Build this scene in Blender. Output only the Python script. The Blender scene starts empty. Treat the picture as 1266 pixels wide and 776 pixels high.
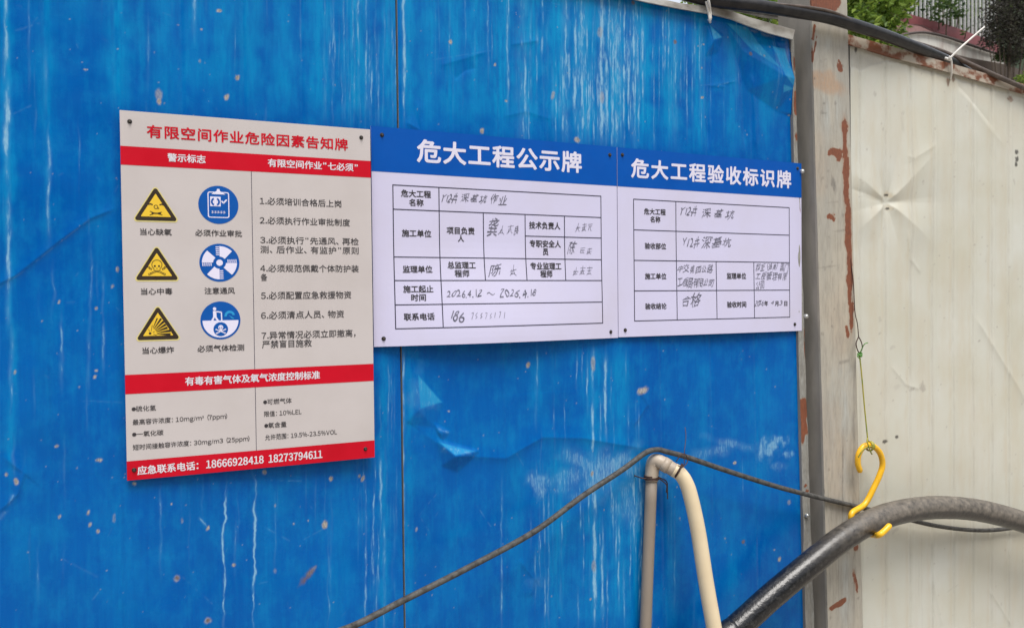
import bpy, math, random
import numpy as np
from mathutils import Vector, Matrix

rad = math.radians
scene = bpy.context.scene
COL = scene.collection
random.seed(7)

# ---------------------------------------------------------------- camera
CAM = np.array([-0.45491, -1.46764, -0.31070])
CR = np.array([[0.89253709, -0.45085304, -0.01044362],      # right
               [-0.01890623, -0.01427032, -0.99971942],     # down
               [0.45057751, 0.89248411, -0.02126072]])      # forward
FPX, PW, PH = 1024.79, 1266.0, 776.0
cam_data = bpy.data.cameras.new('camera')
cam = bpy.data.objects.new('camera', cam_data)
COL.objects.link(cam)
cam_data.sensor_width = 36.0
cam_data.lens = FPX * 36.0 / PW
cam_data.clip_start = 0.02
cam_data.clip_end = 2000
cam_data.dof.use_dof = True; cam_data.dof.focus_distance = 1.72; cam_data.dof.aperture_fstop = 10.0
M4 = Matrix.Identity(4)
for i in range(3):
    M4[i][0] = CR[0][i]; M4[i][1] = -CR[1][i]; M4[i][2] = -CR[2][i]; M4[i][3] = CAM[i]
cam.matrix_world = M4
scene.camera = cam

# ---------------------------------------------------------------- light: bright overcast day
SUN_ELEV, SUN_ROT = rad(65), rad(188)
world = bpy.data.worlds.new('World'); scene.world = world
world.use_nodes = True
wn = world.node_tree.nodes; wl = world.node_tree.links
wn.clear()
wo = wn.new('ShaderNodeOutputWorld'); wb = wn.new('ShaderNodeBackground'); ws = wn.new('ShaderNodeTexSky')
ws.sky_type = 'NISHITA'; ws.sun_disc = False
ws.sun_elevation = SUN_ELEV; ws.sun_rotation = SUN_ROT
ws.air_density = 1.0; ws.dust_density = 3.5; ws.ozone_density = 1.0
wb.inputs['Strength'].default_value = 0.112
# thin bright cloud over most of the sky
wt = wn.new('ShaderNodeTexCoord'); wz = wn.new('ShaderNodeTexNoise'); wz.inputs['Scale'].default_value = 2.2; wz.inputs['Detail'].default_value = 5
wl.new(wt.outputs['Generated'], wz.inputs['Vector'])
wr_ = wn.new('ShaderNodeMapRange'); wr_.inputs['From Min'].default_value = 0.3; wr_.inputs['From Max'].default_value = 0.65; wr_.inputs['To Min'].default_value = 0.45; wr_.inputs['To Max'].default_value = 0.9
wl.new(wz.outputs['Fac'], wr_.inputs['Value'])
wm = wn.new('ShaderNodeMix'); wm.data_type = 'RGBA'; wm.inputs[7].default_value = (5.9, 6.15, 6.6, 1)
wl.new(wr_.outputs[0], wm.inputs[0]); wl.new(ws.outputs[0], wm.inputs[6])
wl.new(wm.outputs[2], wb.inputs['Color']); wl.new(wb.outputs[0], wo.inputs[0])
sl = bpy.data.lights.new('sun', 'SUN'); sun = bpy.data.objects.new('sun', sl); COL.objects.link(sun)
sl.energy = 2.5; sl.angle = rad(32); sl.color = (1.0, 0.965, 0.92)
sd = Vector((math.sin(SUN_ROT) * math.cos(SUN_ELEV), math.cos(SUN_ROT) * math.cos(SUN_ELEV), math.sin(SUN_ELEV)))
sun.rotation_euler = sd.to_track_quat('Z', 'Y').to_euler()
scene.view_settings.view_transform = 'Standard'
scene.view_settings.look = 'None'
scene.view_settings.exposure = 0.64
scene.view_settings.gamma = 1.0
scene.view_settings.use_curve_mapping = False

GROUND = -1.90

# ---------------------------------------------------------------- helpers
def at(px, py, y):
    """point of the world seen at a pixel of the photograph, on the upright plane y"""
    d = CR.T @ np.array([(px - PW / 2) / FPX, (py - PH / 2) / FPX, 1.0])
    return CAM + d * ((y - CAM[1]) / d[1])

def tag(o, label=None, cat=None, group=None, kind=None):
    if label: o['label'] = label
    if cat: o['category'] = cat
    if group: o['group'] = group
    if kind: o['kind'] = kind
    return o

def empty(name, loc):
    o = bpy.data.objects.new(name, None); COL.objects.link(o)
    o.location = loc; o.empty_display_size = 0.05
    return o

def wloc(o):
    v = Vector((0, 0, 0))
    while o is not None:
        v += o.location; o = o.parent
    return np.array(v)

def build(name, verts, faces, mats, parent=None, smooth=False, loc=None, fmat=None):
    """one mesh object; verts are world coordinates"""
    verts = np.asarray(verts, float)
    org = wloc(parent) if parent is not None else (np.array(loc, float) if loc is not None else verts.mean(0))
    me = bpy.data.meshes.new(name)
    me.from_pydata((verts - org).tolist(), [], [tuple(map(int, f)) for f in faces])
    for m in (mats if isinstance(mats, (list, tuple)) else [mats]): me.materials.append(m)
    if fmat is not None: me.polygons.foreach_set('material_index', np.asarray(fmat, np.int32))
    if smooth: me.polygons.foreach_set('use_smooth', np.ones(len(me.polygons), bool))
    me.update()
    o = bpy.data.objects.new(name, me); COL.objects.link(o)
    if parent is not None: o.parent = parent
    else: o.location = org
    return o

class MB:
    """collects shapes for one mesh"""
    def __init__(s): s.v = []; s.f = []; s.m = []
    def add(s, v, f, mi=0):
        n = len(s.v); s.v += [tuple(map(float, p)) for p in v]; s.f += [tuple(i + n for i in q) for q in f]; s.m += [mi] * len(f)
        return s
    def box(s, a, b, mi=0, bev=0.0):
        (x0, y0, z0), (x1, y1, z1) = a, b
        v = [(x, y, z) for x in (x0, x1) for y in (y0, y1) for z in (z0, z1)]
        s.add(v, [(0, 1, 3, 2), (4, 6, 7, 5), (0, 4, 5, 1), (2, 3, 7, 6), (0, 2, 6, 4), (1, 5, 7, 3)], mi); return s
    def prism(s, poly, d, mi=0):
        """outline of 3-D points extruded along vector d"""
        n = len(poly); p = [np.array(q, float) for q in poly]; d = np.array(d, float)
        v = p + [q + d for q in p]
        f = [tuple(range(n)), tuple(range(2 * n - 1, n - 1, -1))] + [(i, i + n, (i + 1) % n + n, (i + 1) % n) for i in range(n)]
        s.add(v, f, mi); return s
    def tube(s, pts, r, n=12, mi=0, sub=6, cap=True, noise=0.0, closed=False):
        P = spline(pts, sub) if sub > 1 else np.array(pts, float)
        rr = np.interp(np.linspace(0, 1, len(P)), np.linspace(0, 1, len(r)), r) if hasattr(r, '__len__') else np.full(len(P), r)
        T = np.gradient(P, axis=0); T /= np.linalg.norm(T, axis=1)[:, None] + 1e-12
        u = np.array([0.3, -0.9, 0.31]); v = []
        rng = np.random.RandomState(len(P))
        for i in range(len(P)):
            u = u - T[i] * (u @ T[i]); u /= np.linalg.norm(u); w = np.cross(T[i], u)
            k = 1 + noise * rng.randn()
            for j in range(n):
                a = 2 * math.pi * j / n
                v.append(P[i] + rr[i] * k * (math.cos(a) * u + math.sin(a) * w))
        f = [(i * n + j, i * n + (j + 1) % n, (i + 1) * n + (j + 1) % n, (i + 1) * n + j) for i in range(len(P) - 1) for j in range(n)]
        if cap: f += [tuple(range(n - 1, -1, -1)), tuple(range((len(P) - 1) * n, len(P) * n))]
        s.add(v, f, mi); return s
    def build(s, name, mats, parent=None, smooth=False, loc=None):
        return build(name, s.v, s.f, mats, parent, smooth, loc, s.m)

def spline(pts, sub):
    P = np.array(pts, float)
    if len(P) < 3: return np.array([P[0] + (P[-1] - P[0]) * t for t in np.linspace(0, 1, sub + 1)])
    Q = np.vstack([2 * P[0] - P[1], P, 2 * P[-1] - P[-2]]); out = []
    for i in range(1, len(Q) - 2):
        a, b, c, d = Q[i - 1:i + 3]
        for t in np.linspace(0, 1, sub, endpoint=False):
            out.append(0.5 * (2 * b + (c - a) * t + (2 * a - 5 * b + 4 * c - d) * t * t + (-a + 3 * b - 3 * c + d) * t ** 3))
    out.append(P[-1]); return np.array(out)

# value noise on arrays
_tab = np.random.RandomState(3).rand(256, 256)
def vn(x, z, seed=0):
    x = x + seed * 17.31; z = z + seed * 9.77
    xi = np.floor(x).astype(int); zi = np.floor(z).astype(int)
    fx = x - xi; fz = z - zi; fx = fx * fx * (3 - 2 * fx); fz = fz * fz * (3 - 2 * fz)
    a = _tab[xi % 256, zi % 256]; b = _tab[(xi + 1) % 256, zi % 256]; c = _tab[xi % 256, (zi + 1) % 256]; d = _tab[(xi + 1) % 256, (zi + 1) % 256]
    return (a * (1 - fx) + b * fx) * (1 - fz) + (c * (1 - fx) + d * fx) * fz
def fbm(x, z, seed=0, o=4):
    s = 0; a = 0.5
    for k in range(o): s = s + a * vn(x * 2 ** k, z * 2 ** k, seed + k); a *= 0.5
    return s / (1 - 0.5 ** o)
def sstep(a, b, x):
    t = np.clip((x - a) / (b - a), 0, 1); return t * t * (3 - 2 * t)

# ---------------------------------------------------------------- materials
def mat(name, rough=0.5, metal=0.0, spec=0.5):
    m = bpy.data.materials.new(name); m.use_nodes = True
    b = m.node_tree.nodes['Principled BSDF']
    b.inputs['Roughness'].default_value = rough; b.inputs['Metallic'].default_value = metal
    b.inputs['Specular IOR Level'].default_value = spec
    return m, m.node_tree, b
def node(nt, kind, **kw):
    n = nt.nodes.new(kind)
    for k, v in kw.items():
        if k.startswith('i_'): n.inputs[k[2:].replace('_', ' ')].default_value = v
        else: setattr(n, k, v)
    return n
def noise(nt, scale, detail=4, stretch=None, rough=0.55):
    tc = node(nt, 'ShaderNodeTexCoord'); mp = node(nt, 'ShaderNodeMapping')
    mp.inputs['Scale'].default_value = stretch or (1, 1, 1)
    nt.links.new(tc.outputs['Object'], mp.inputs['Vector'])
    n = node(nt, 'ShaderNodeTexNoise'); n.inputs['Scale'].default_value = scale; n.inputs['Detail'].default_value = detail; n.inputs['Roughness'].default_value = rough
    nt.links.new(mp.outputs[0], n.inputs['Vector'])
    return n.outputs['Fac']
def ramp(nt, src, a, b, lo=0.0, hi=1.0):
    r = node(nt, 'ShaderNodeMapRange'); r.inputs['From Min'].default_value = a; r.inputs['From Max'].default_value = b
    r.inputs['To Min'].default_value = lo; r.inputs['To Max'].default_value = hi
    nt.links.new(src, r.inputs['Value']); return r.outputs[0]
def mth(nt, op, a, b=None):
    n = node(nt, 'ShaderNodeMath', operation=op)
    for i, q in enumerate((a, b)):
        if q is None: continue
        if isinstance(q, (int, float)): n.inputs[i].default_value = q
        else: nt.links.new(q, n.inputs[i])
    return n.outputs[0]
def mix(nt, fac, a, b):
    n = node(nt, 'ShaderNodeMix', data_type='RGBA')
    if isinstance(fac, (int, float)): n.inputs[0].default_value = fac
    else: nt.links.new(fac, n.inputs[0])
    for i, q in ((6, a), (7, b)):
        if isinstance(q, tuple): n.inputs[i].default_value = (*q, 1)
        else: nt.links.new(q, n.inputs[i])
    return n.outputs[2]
def bump(nt, b, src, strength, dist=0.001):
    n = node(nt, 'ShaderNodeBump'); n.inputs['Strength'].default_value = strength; n.inputs['Distance'].default_value = dist
    nt.links.new(src, n.inputs['Height']); nt.links.new(n.outputs[0], b.inputs['Normal'])
def attr(nt):
    a = node(nt, 'ShaderNodeAttribute', attribute_name='wear'); s = node(nt, 'ShaderNodeSeparateColor')
    nt.links.new(a.outputs['Color'], s.inputs[0]); return s.outputs[0], s.outputs[1], s.outputs[2], a.outputs['Alpha']

def simple(name, col, rough=0.5, metal=0.0, col2=None, scale=30, lo=0.45, hi=0.7, bmp=0.0, bscale=None, stretch=None, spec=0.5):
    """a base colour broken by a second one in noise patches, with a little bump"""
    m, nt, b = mat(name, rough, metal, spec)
    c2 = col2 or tuple(c * 0.75 for c in col)
    f = ramp(nt, noise(nt, scale, 6, stretch), lo, hi)
    nt.links.new(mix(nt, f, col, c2), b.inputs['Base Color'])
    nt.links.new(ramp(nt, noise(nt, scale * 2.3, 3, stretch), 0.3, 0.7, rough * 0.85, min(1, rough * 1.2)), b.inputs['Roughness'])
    if bmp: bump(nt, b, noise(nt, bscale or scale * 4, 4, stretch), bmp)
    return m

def blue_paint():
    m, nt, b = mat('blue_paint', 0.4, 0, 0.12)
    chalk_glint, chip, bleach_glint, rust = attr(nt)  # bleach and chalk masks also carry sky glint painted on folds and seam
    big = noise(nt, 5, 5)
    base = mix(nt, ramp(nt, big, 0.35, 0.7), (0.0, 0.084, 0.345), (0.0, 0.112, 0.40))
    fine = noise(nt, 60, 6, (3.0, 1, 0.25))
    mot = noise(nt, 26, 9, (1, 1, 0.6), 0.68)
    base = mix(nt, ramp(nt, mot, 0.46, 0.72, 0, 0.55), base, (0.004, 0.20, 0.47))
    bl = mth(nt, 'MULTIPLY', bleach_glint, ramp(nt, fine, 0.25, 0.75, 0.55, 1.1))
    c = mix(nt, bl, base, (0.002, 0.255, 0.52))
    grit = noise(nt, 420, 5, (1, 1, 0.35), 0.7)
    # fine run marks over the whole sheet
    runs = noise(nt, 170, 6, (1, 1, 0.06), 0.65)
    c = mix(nt, ramp(nt, runs, 0.50, 0.72, 0, 0.16), c, (0.002, 0.22, 0.47))
    c = mix(nt, ramp(nt, runs, 0.50, 0.30, 0, 0.20), c, (0.0, 0.060, 0.27))
    tear = noise(nt, 240, 6, (1, 1, 0.16), 0.72)
    pit = mth(nt, 'ADD', chalk_glint, mth(nt, 'MULTIPLY', mth(nt, 'SUBTRACT', tear, 0.5), ramp(nt, chalk_glint, 0.02, 0.25, 0, 1.5)))
    ch = mth(nt, 'ADD', mth(nt, 'MULTIPLY', ramp(nt, pit, 0.24, 0.60, 0, 0.70), ramp(nt, grit, 0.34, 0.6, 0.55, 1.05)), mth(nt, 'MULTIPLY', chalk_glint, 0.40))
    c = mix(nt, ch, c, (0.22, 0.43, 0.60))
    # sparse little chips everywhere
    sp = noise(nt, 95, 2)
    spk = mth(nt, 'MULTIPLY', ramp(nt, sp, 0.785, 0.80), 0.55)
    c = mix(nt, spk, c, (0.42, 0.50, 0.56))
    # dull grime film
    c = mix(nt, ramp(nt, noise(nt, 14, 7, (1, 1, 0.5)), 0.5, 0.85, 0, 0.22), c, (0.002, 0.15, 0.31))
    c = mix(nt, chip, c, mix(nt, ramp(nt, grit, 0.4, 0.6), (0.40, 0.375, 0.345), (0.21, 0.19, 0.175)))
    c = mix(nt, mth(nt, 'MULTIPLY', rust, ramp(nt, grit, 0.3, 0.6, 0.3, 1)), c, (0.15, 0.095, 0.075))
    nt.links.new(c, b.inputs['Base Color'])
    r = mth(nt, 'ADD', ramp(nt, noise(nt, 25, 5), 0.3, 0.7, 0.20, 0.34), mth(nt, 'MULTIPLY', chalk_glint, 0.3))
    nt.links.new(mth(nt, 'ADD', r, mth(nt, 'MULTIPLY', chip, 0.4)), b.inputs['Roughness'])
    bump(nt, b, noise(nt, 60, 6), 0.16, 0.0012)
    return m

def beige_paint():
    m, nt, b = mat('beige_paint', 0.45)
    dirt, chip, warm, rust = attr(nt)  # dirt mask also carries the painted shade lines of the ribs
    base = mix(nt, ramp(nt, noise(nt, 5, 5), 0.35, 0.7), (0.525, 0.51, 0.42), (0.585, 0.585, 0.525))
    c = mix(nt, mth(nt, 'MULTIPLY', warm, 0.8), base, (0.50, 0.43, 0.31))
    grit = noise(nt, 300, 5, (1, 1, 0.4), 0.7)
    c = mix(nt, ramp(nt, noise(nt, 22, 7, (1, 1, 0.35)), 0.5, 0.8, 0, 0.3), c, (0.50, 0.43, 0.33))
    c = mix(nt, mth(nt, 'MULTIPLY', dirt, ramp(nt, grit, 0.3, 0.65, 0.4, 1)), c, (0.33, 0.30, 0.26))  # grime plus the painted shade lines of the ribs
    c = mix(nt, ramp(nt, noise(nt, 120, 2), 0.76, 0.79, 0, 0.6), c, (0.25, 0.21, 0.17))
    c = mix(nt, chip, c, (0.035, 0.03, 0.025))
    c = mix(nt, mth(nt, 'MULTIPLY', rust, ramp(nt, grit, 0.3, 0.6, 0.5, 1)), c, (0.20, 0.085, 0.04))
    nt.links.new(c, b.inputs['Base Color'])
    nt.links.new(ramp(nt, noise(nt, 25, 5), 0.3, 0.7, 0.34, 0.5), b.inputs['Roughness'])
    bump(nt, b, noise(nt, 70, 5), 0.10, 0.001)
    return m

def post_paint():
    """weathered grey-beige coating on steel; wear: dark dirt, red primer, orange stain, bare grey"""
    m, nt, b = mat('weathered_steel_coating', 0.6)
    dirt, prim, stain, grey = attr(nt)
    base = mix(nt, ramp(nt, noise(nt, 9, 6, (1.5, 1, 0.3)), 0.35, 0.65), (0.44, 0.395, 0.315), (0.345, 0.325, 0.28))
    grit = noise(nt, 260, 6, (1, 1, 0.3), 0.7)
    c = mix(nt, mth(nt, 'MULTIPLY', grey, ramp(nt, noise(nt, 60, 5, (3, 1, .2)), 0.3, 0.7, 0.3, 1)), base, (0.42, 0.44, 0.42))
    c = mix(nt, mth(nt, 'MULTIPLY', stain, ramp(nt, grit, 0.3, 0.65, 0.85, 0.4)), c, (0.40, 0.235, 0.13))
    c = mix(nt, ramp(nt, noise(nt, 90, 8, (1.6, 1, 0.22), 0.7), 0.44, 0.72, 0, 0.62), c, (0.215, 0.195, 0.165))
    c = mix(nt, mth(nt, 'MULTIPLY', dirt, ramp(nt, grit, 0.3, 0.6, 0.4, 1)), c, (0.10, 0.09, 0.08))
    c = mix(nt, mth(nt, 'MULTIPLY', ramp(nt, prim, 0.03, 0.45), ramp(nt, grit, 0.3, 0.6, 0.25, 0.75)), c, (0.27, 0.15, 0.085))
    pr = ramp(nt, mth(nt, 'ADD', prim, mth(nt, 'MULTIPLY', mth(nt, 'SUBTRACT', noise(nt, 130, 5), 0.5), ramp(nt, prim, 0.03, 0.2, 0, 1.1))), 0.36, 0.48)
    c = mix(nt, pr, c, mix(nt, ramp(nt, grit, 0.35, 0.65), (0.23, 0.072, 0.03), (0.135, 0.045, 0.024)))
    nt.links.new(c, b.inputs['Base Color'])
    bump(nt, b, grit, 0.35, 0.0012)
    return m

M = {}
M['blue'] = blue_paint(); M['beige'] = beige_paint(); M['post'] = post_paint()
M['core'] = simple('panel_core', (0.35, 0.35, 0.34), 0.8)
M['zinc'] = simple('grey_zinc', (0.27, 0.26, 0.235), 0.5, 0.25, (0.15, 0.14, 0.125), 26, 0.4, 0.65, 0.3, 200, (1, 1, 0.35))
M['zinc_side'] = simple('dull_grey_steel', (0.31, 0.285, 0.25), 0.65, 0.0, (0.20, 0.185, 0.165), 18, 0.35, 0.65, 0.3, 220, (1, 1, 0.3))
M['trim'] = simple('pale_grey_trim', (0.46, 0.45, 0.42), 0.45, 0.1, (0.19, 0.17, 0.145), 24, 0.42, 0.68, 0.2, 150, (0.5, 1, 1))
M['board_grey'] = simple('warm_grey_board', (0.53, 0.485, 0.475), 0.38, 0, (0.475, 0.43, 0.415), 8, 0.4, 0.85, spec=0.15)
M['board_white'] = simple('white_board', (0.57, 0.55, 0.725), 0.36, 0, (0.535, 0.505, 0.62), 7, 0.42, 0.9, spec=0.15)
M['print_blue'] = simple('blue_print', (0.001, 0.080, 0.385), 0.36, 0, (0.001, 0.070, 0.350), 12, spec=0.15)
M['print_red'] = simple('red_print', (0.53, 0.004, 0.018), 0.42, 0, (0.47, 0.003, 0.014), 12, spec=0.15)
M['print_black'] = simple('black_print', (0.035, 0.03, 0.035), 0.4)
M['print_line'] = simple('table_line_print', (0.03, 0.028, 0.06), 0.4)
M['print_white'] = simple('white_print', (0.68, 0.65, 0.70), 0.4, 0, (0.64, 0.61, 0.66), spec=0.15)
M['print_paper'] = simple('white_letter_print', (0.66, 0.64, 0.76), 0.38, 0, (0.64, 0.62, 0.74), spec=0.15)
M['print_yellow'] = simple('yellow_print', (0.76, 0.50, 0.045), 0.4, 0, (0.72, 0.47, 0.04), spec=0.15)
M['print_rim'] = simple('pale_yellow_print', (0.66, 0.57, 0.22), 0.4, 0, (0.62, 0.54, 0.21), spec=0.15)
M['print_dark'] = simple('dark_brown_print', (0.028, 0.016, 0.008), 0.4)
M['print_sign_blue'] = simple('mandatory_blue_print', (0.005, 0.085, 0.36), 0.4, 0, (0.005, 0.08, 0.34), spec=0.15)
M['print_cyan'] = simple('cyan_print', (0.03, 0.30, 0.60), 0.4, spec=0.15)
M['print_lilac'] = simple('pale_symbol_print', (0.70, 0.68, 0.83), 0.4, 0, (0.68, 0.66, 0.8), spec=0.15)
M['ink'] = simple('pen_ink', (0.07, 0.07, 0.10), 0.4, 0, (0.19, 0.18, 0.24), 60, 0.35, 0.65)
M['screw'] = simple('dark_screw', (0.025, 0.022, 0.022), 0.5, 0.3)
M['screw_head'] = simple('dull_screw_head', (0.10, 0.085, 0.07), 0.45, 0.6)
M['bolt'] = simple('bright_bolt', (0.55, 0.55, 0.53), 0.3, 0.8)
M['pvc'] = simple('dusty_grey_pvc', (0.285, 0.24, 0.195), 0.55, 0, (0.21, 0.17, 0.135), 14, 0.35, 0.7, 0.15, 150, (1, 1, .3))
M['fitting'] = simple('stained_pvc_fitting', (0.43, 0.36, 0.285), 0.45, 0, (0.30, 0.24, 0.18), 28, 0.4, 0.7, 0.15, 150)
M['cream'] = simple('cream_pvc', (0.70, 0.58, 0.39), 0.36, 0, (0.64, 0.51, 0.33), 10, 0.4, 0.75, 0.05, 90)
M['wire'] = simple('rusty_wire', (0.055, 0.03, 0.025), 0.6, 0.3, (0.10, 0.045, 0.03), 90)
M['grey_rope'] = simple('grey_rubber_cable', (0.075, 0.072, 0.066), 0.7, 0, (0.022, 0.021, 0.020), 90, 0.4, 0.68, 0.4, 200)
M['black_cable'] = simple('black_cable', (0.010, 0.0095, 0.011), 0.33, 0, (0.024, 0.022, 0.022), 40, 0.4, 0.65, 0.12, 120, None, 0.3)
M['brown_cable'] = simple('dusty_brown_cable', (0.10, 0.075, 0.06), 0.6, 0, (0.055, 0.04, 0.033), 60, 0.4, 0.65)
M['yellow'] = simple('yellow_plastic', (0.82, 0.45, 0.012), 0.34, 0, (0.62, 0.33, 0.02), 70, 0.5, 0.85, 0.15, 200)
M['zip'] = simple('white_nylon', (0.68, 0.66, 0.62), 0.35, 0, (0.56, 0.52, 0.46), 50)
M['string'] = simple('olive_coated_wire', (0.33, 0.29, 0.035), 0.45, 0, (0.18, 0.22, 0.03), 50, 0.45, 0.6)
M['green'] = simple('green_coated_wire', (0.07, 0.23, 0.03), 0.45)
M['rail'] = simple('rusty_beige_rail', (0.38, 0.33, 0.265), 0.65, 0, (0.165, 0.055, 0.022), 24, 0.47, 0.56, 0.3, 160, (0.7, 1, 1))
M['maroon'] = simple('maroon_tiles', (0.22, 0.066, 0.072), 0.45, 0, (0.155, 0.05, 0.056), 3, 0.4, 0.65)
M['plaster'] = simple('stained_white_plaster', (0.66, 0.65, 0.60), 0.8, 0, (0.40, 0.32, 0.285), 3, 0.45, 0.8, 0, None, (3, 1, 0.6))
M['mould'] = simple('dark_moulding', (0.075, 0.06, 0.055), 0.7)
M['ledge'] = simple('brown_ledge', (0.12, 0.095, 0.08), 0.8, 0, (0.085, 0.065, 0.055), 2.5)
M['rail_bar'] = simple('pale_railing_paint', (0.50, 0.51, 0.49), 0.5, 0, (0.36, 0.37, 0.36), 8)
M['bark'] = simple('bark', (0.10, 0.075, 0.055), 0.9, 0, (0.06, 0.045, 0.033), 12)
def leaf(name, a, b_, c):
    m, nt, b = mat(name, 0.55, 0, 0.3)
    g = node(nt, 'ShaderNodeNewGeometry')
    r = node(nt, 'ShaderNodeValToRGB'); r.color_ramp.elements[0].color = (*a, 1); r.color_ramp.elements[1].color = (*c, 1)
    e = r.color_ramp.elements.new(0.5); e.color = (*b_, 1)
    nt.links.new(g.outputs['Random Per Island'], r.inputs[0]); nt.links.new(r.outputs[0], b.inputs['Base Color'])
    tr = node(nt, 'ShaderNodeBsdfTranslucent'); nt.links.new(r.outputs[0], tr.inputs['Color'])
    ms = node(nt, 'ShaderNodeMixShader'); ms.inputs[0].default_value = 0.35
    nt.links.new(b.outputs[0], ms.inputs[1]); nt.links.new(tr.outputs[0], ms.inputs[2])
    nt.links.new(ms.outputs[0], nt.nodes['Material Output'].inputs['Surface'])
    return m
M['leaf_bright'] = leaf('bright_leaves', (0.06, 0.11, 0.022), (0.16, 0.255, 0.036), (0.30, 0.40, 0.075))
M['leaf_mid'] = leaf('mid_leaves', (0.022, 0.048, 0.016), (0.045, 0.085, 0.022), (0.10, 0.16, 0.035))
M['leaf_dark'] = leaf('dark_leaves', (0.03, 0.027, 0.024), (0.05, 0.045, 0.038), (0.07, 0.075, 0.045))
M['added_hill'] = simple('added_hillside', (0.035, 0.055, 0.022), 0.9, 0, (0.012, 0.02, 0.010), 0.35, 0.4, 0.6, 0.6, 0.8)
M['ground'] = simple('packed_site_ground', (0.33, 0.30, 0.26), 0.9, 0, (0.25, 0.22, 0.185), 2.2, 0.35, 0.7, 0.4, 30)

# ================================================================ the setting: ground
g = MB(); N = 24
gv = []; gx = np.linspace(-1, 1, N) ** 3 * 300
for a in gx:
    for b_ in gx:
        gv.append((a, b_, GROUND + 0.02 * math.sin(a * 1.7) * math.cos(b_ * 1.3) * (1 if abs(a) + abs(b_) > 6 else 0)))
gf = [(i * N + j, (i + 1) * N + j, (i + 1) * N + j + 1, i * N + j + 1) for i in range(N - 1) for j in range(N - 1)]
tag(build('ground', gv, gf, M['ground'], loc=(0, 0, GROUND)), kind='structure')

# ring of wooded hills, mostly unseen, added to block horizon sky from reflections
hv = []; NA, NR = 96, 10
for i in range(NA):
    a = 2 * math.pi * i / NA
    for j in range(NR):
        t = j / (NR - 1); R_ = 45 + 110 * t
        hh = (17 + 7 * math.sin(a * 3 + 1) + 4 * math.sin(a * 7 + 2) + 2.5 * math.sin(a * 17)) * sstep(0, .45, t) * 1.8 + 1.6 * math.sin(i * 2.4 + j * 1.9) * t
        hv.append((R_ * math.cos(a), R_ * math.sin(a), GROUND - .3 + hh))
hf = [(i * NR + j, i * NR + j + 1, ((i + 1) % NA) * NR + j + 1, ((i + 1) % NA) * NR + j) for i in range(NA) for j in range(NR - 1)]
tag(build('added_hills', hv, hf, M['added_hill'], loc=(0, 0, GROUND)), kind='structure')

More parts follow.
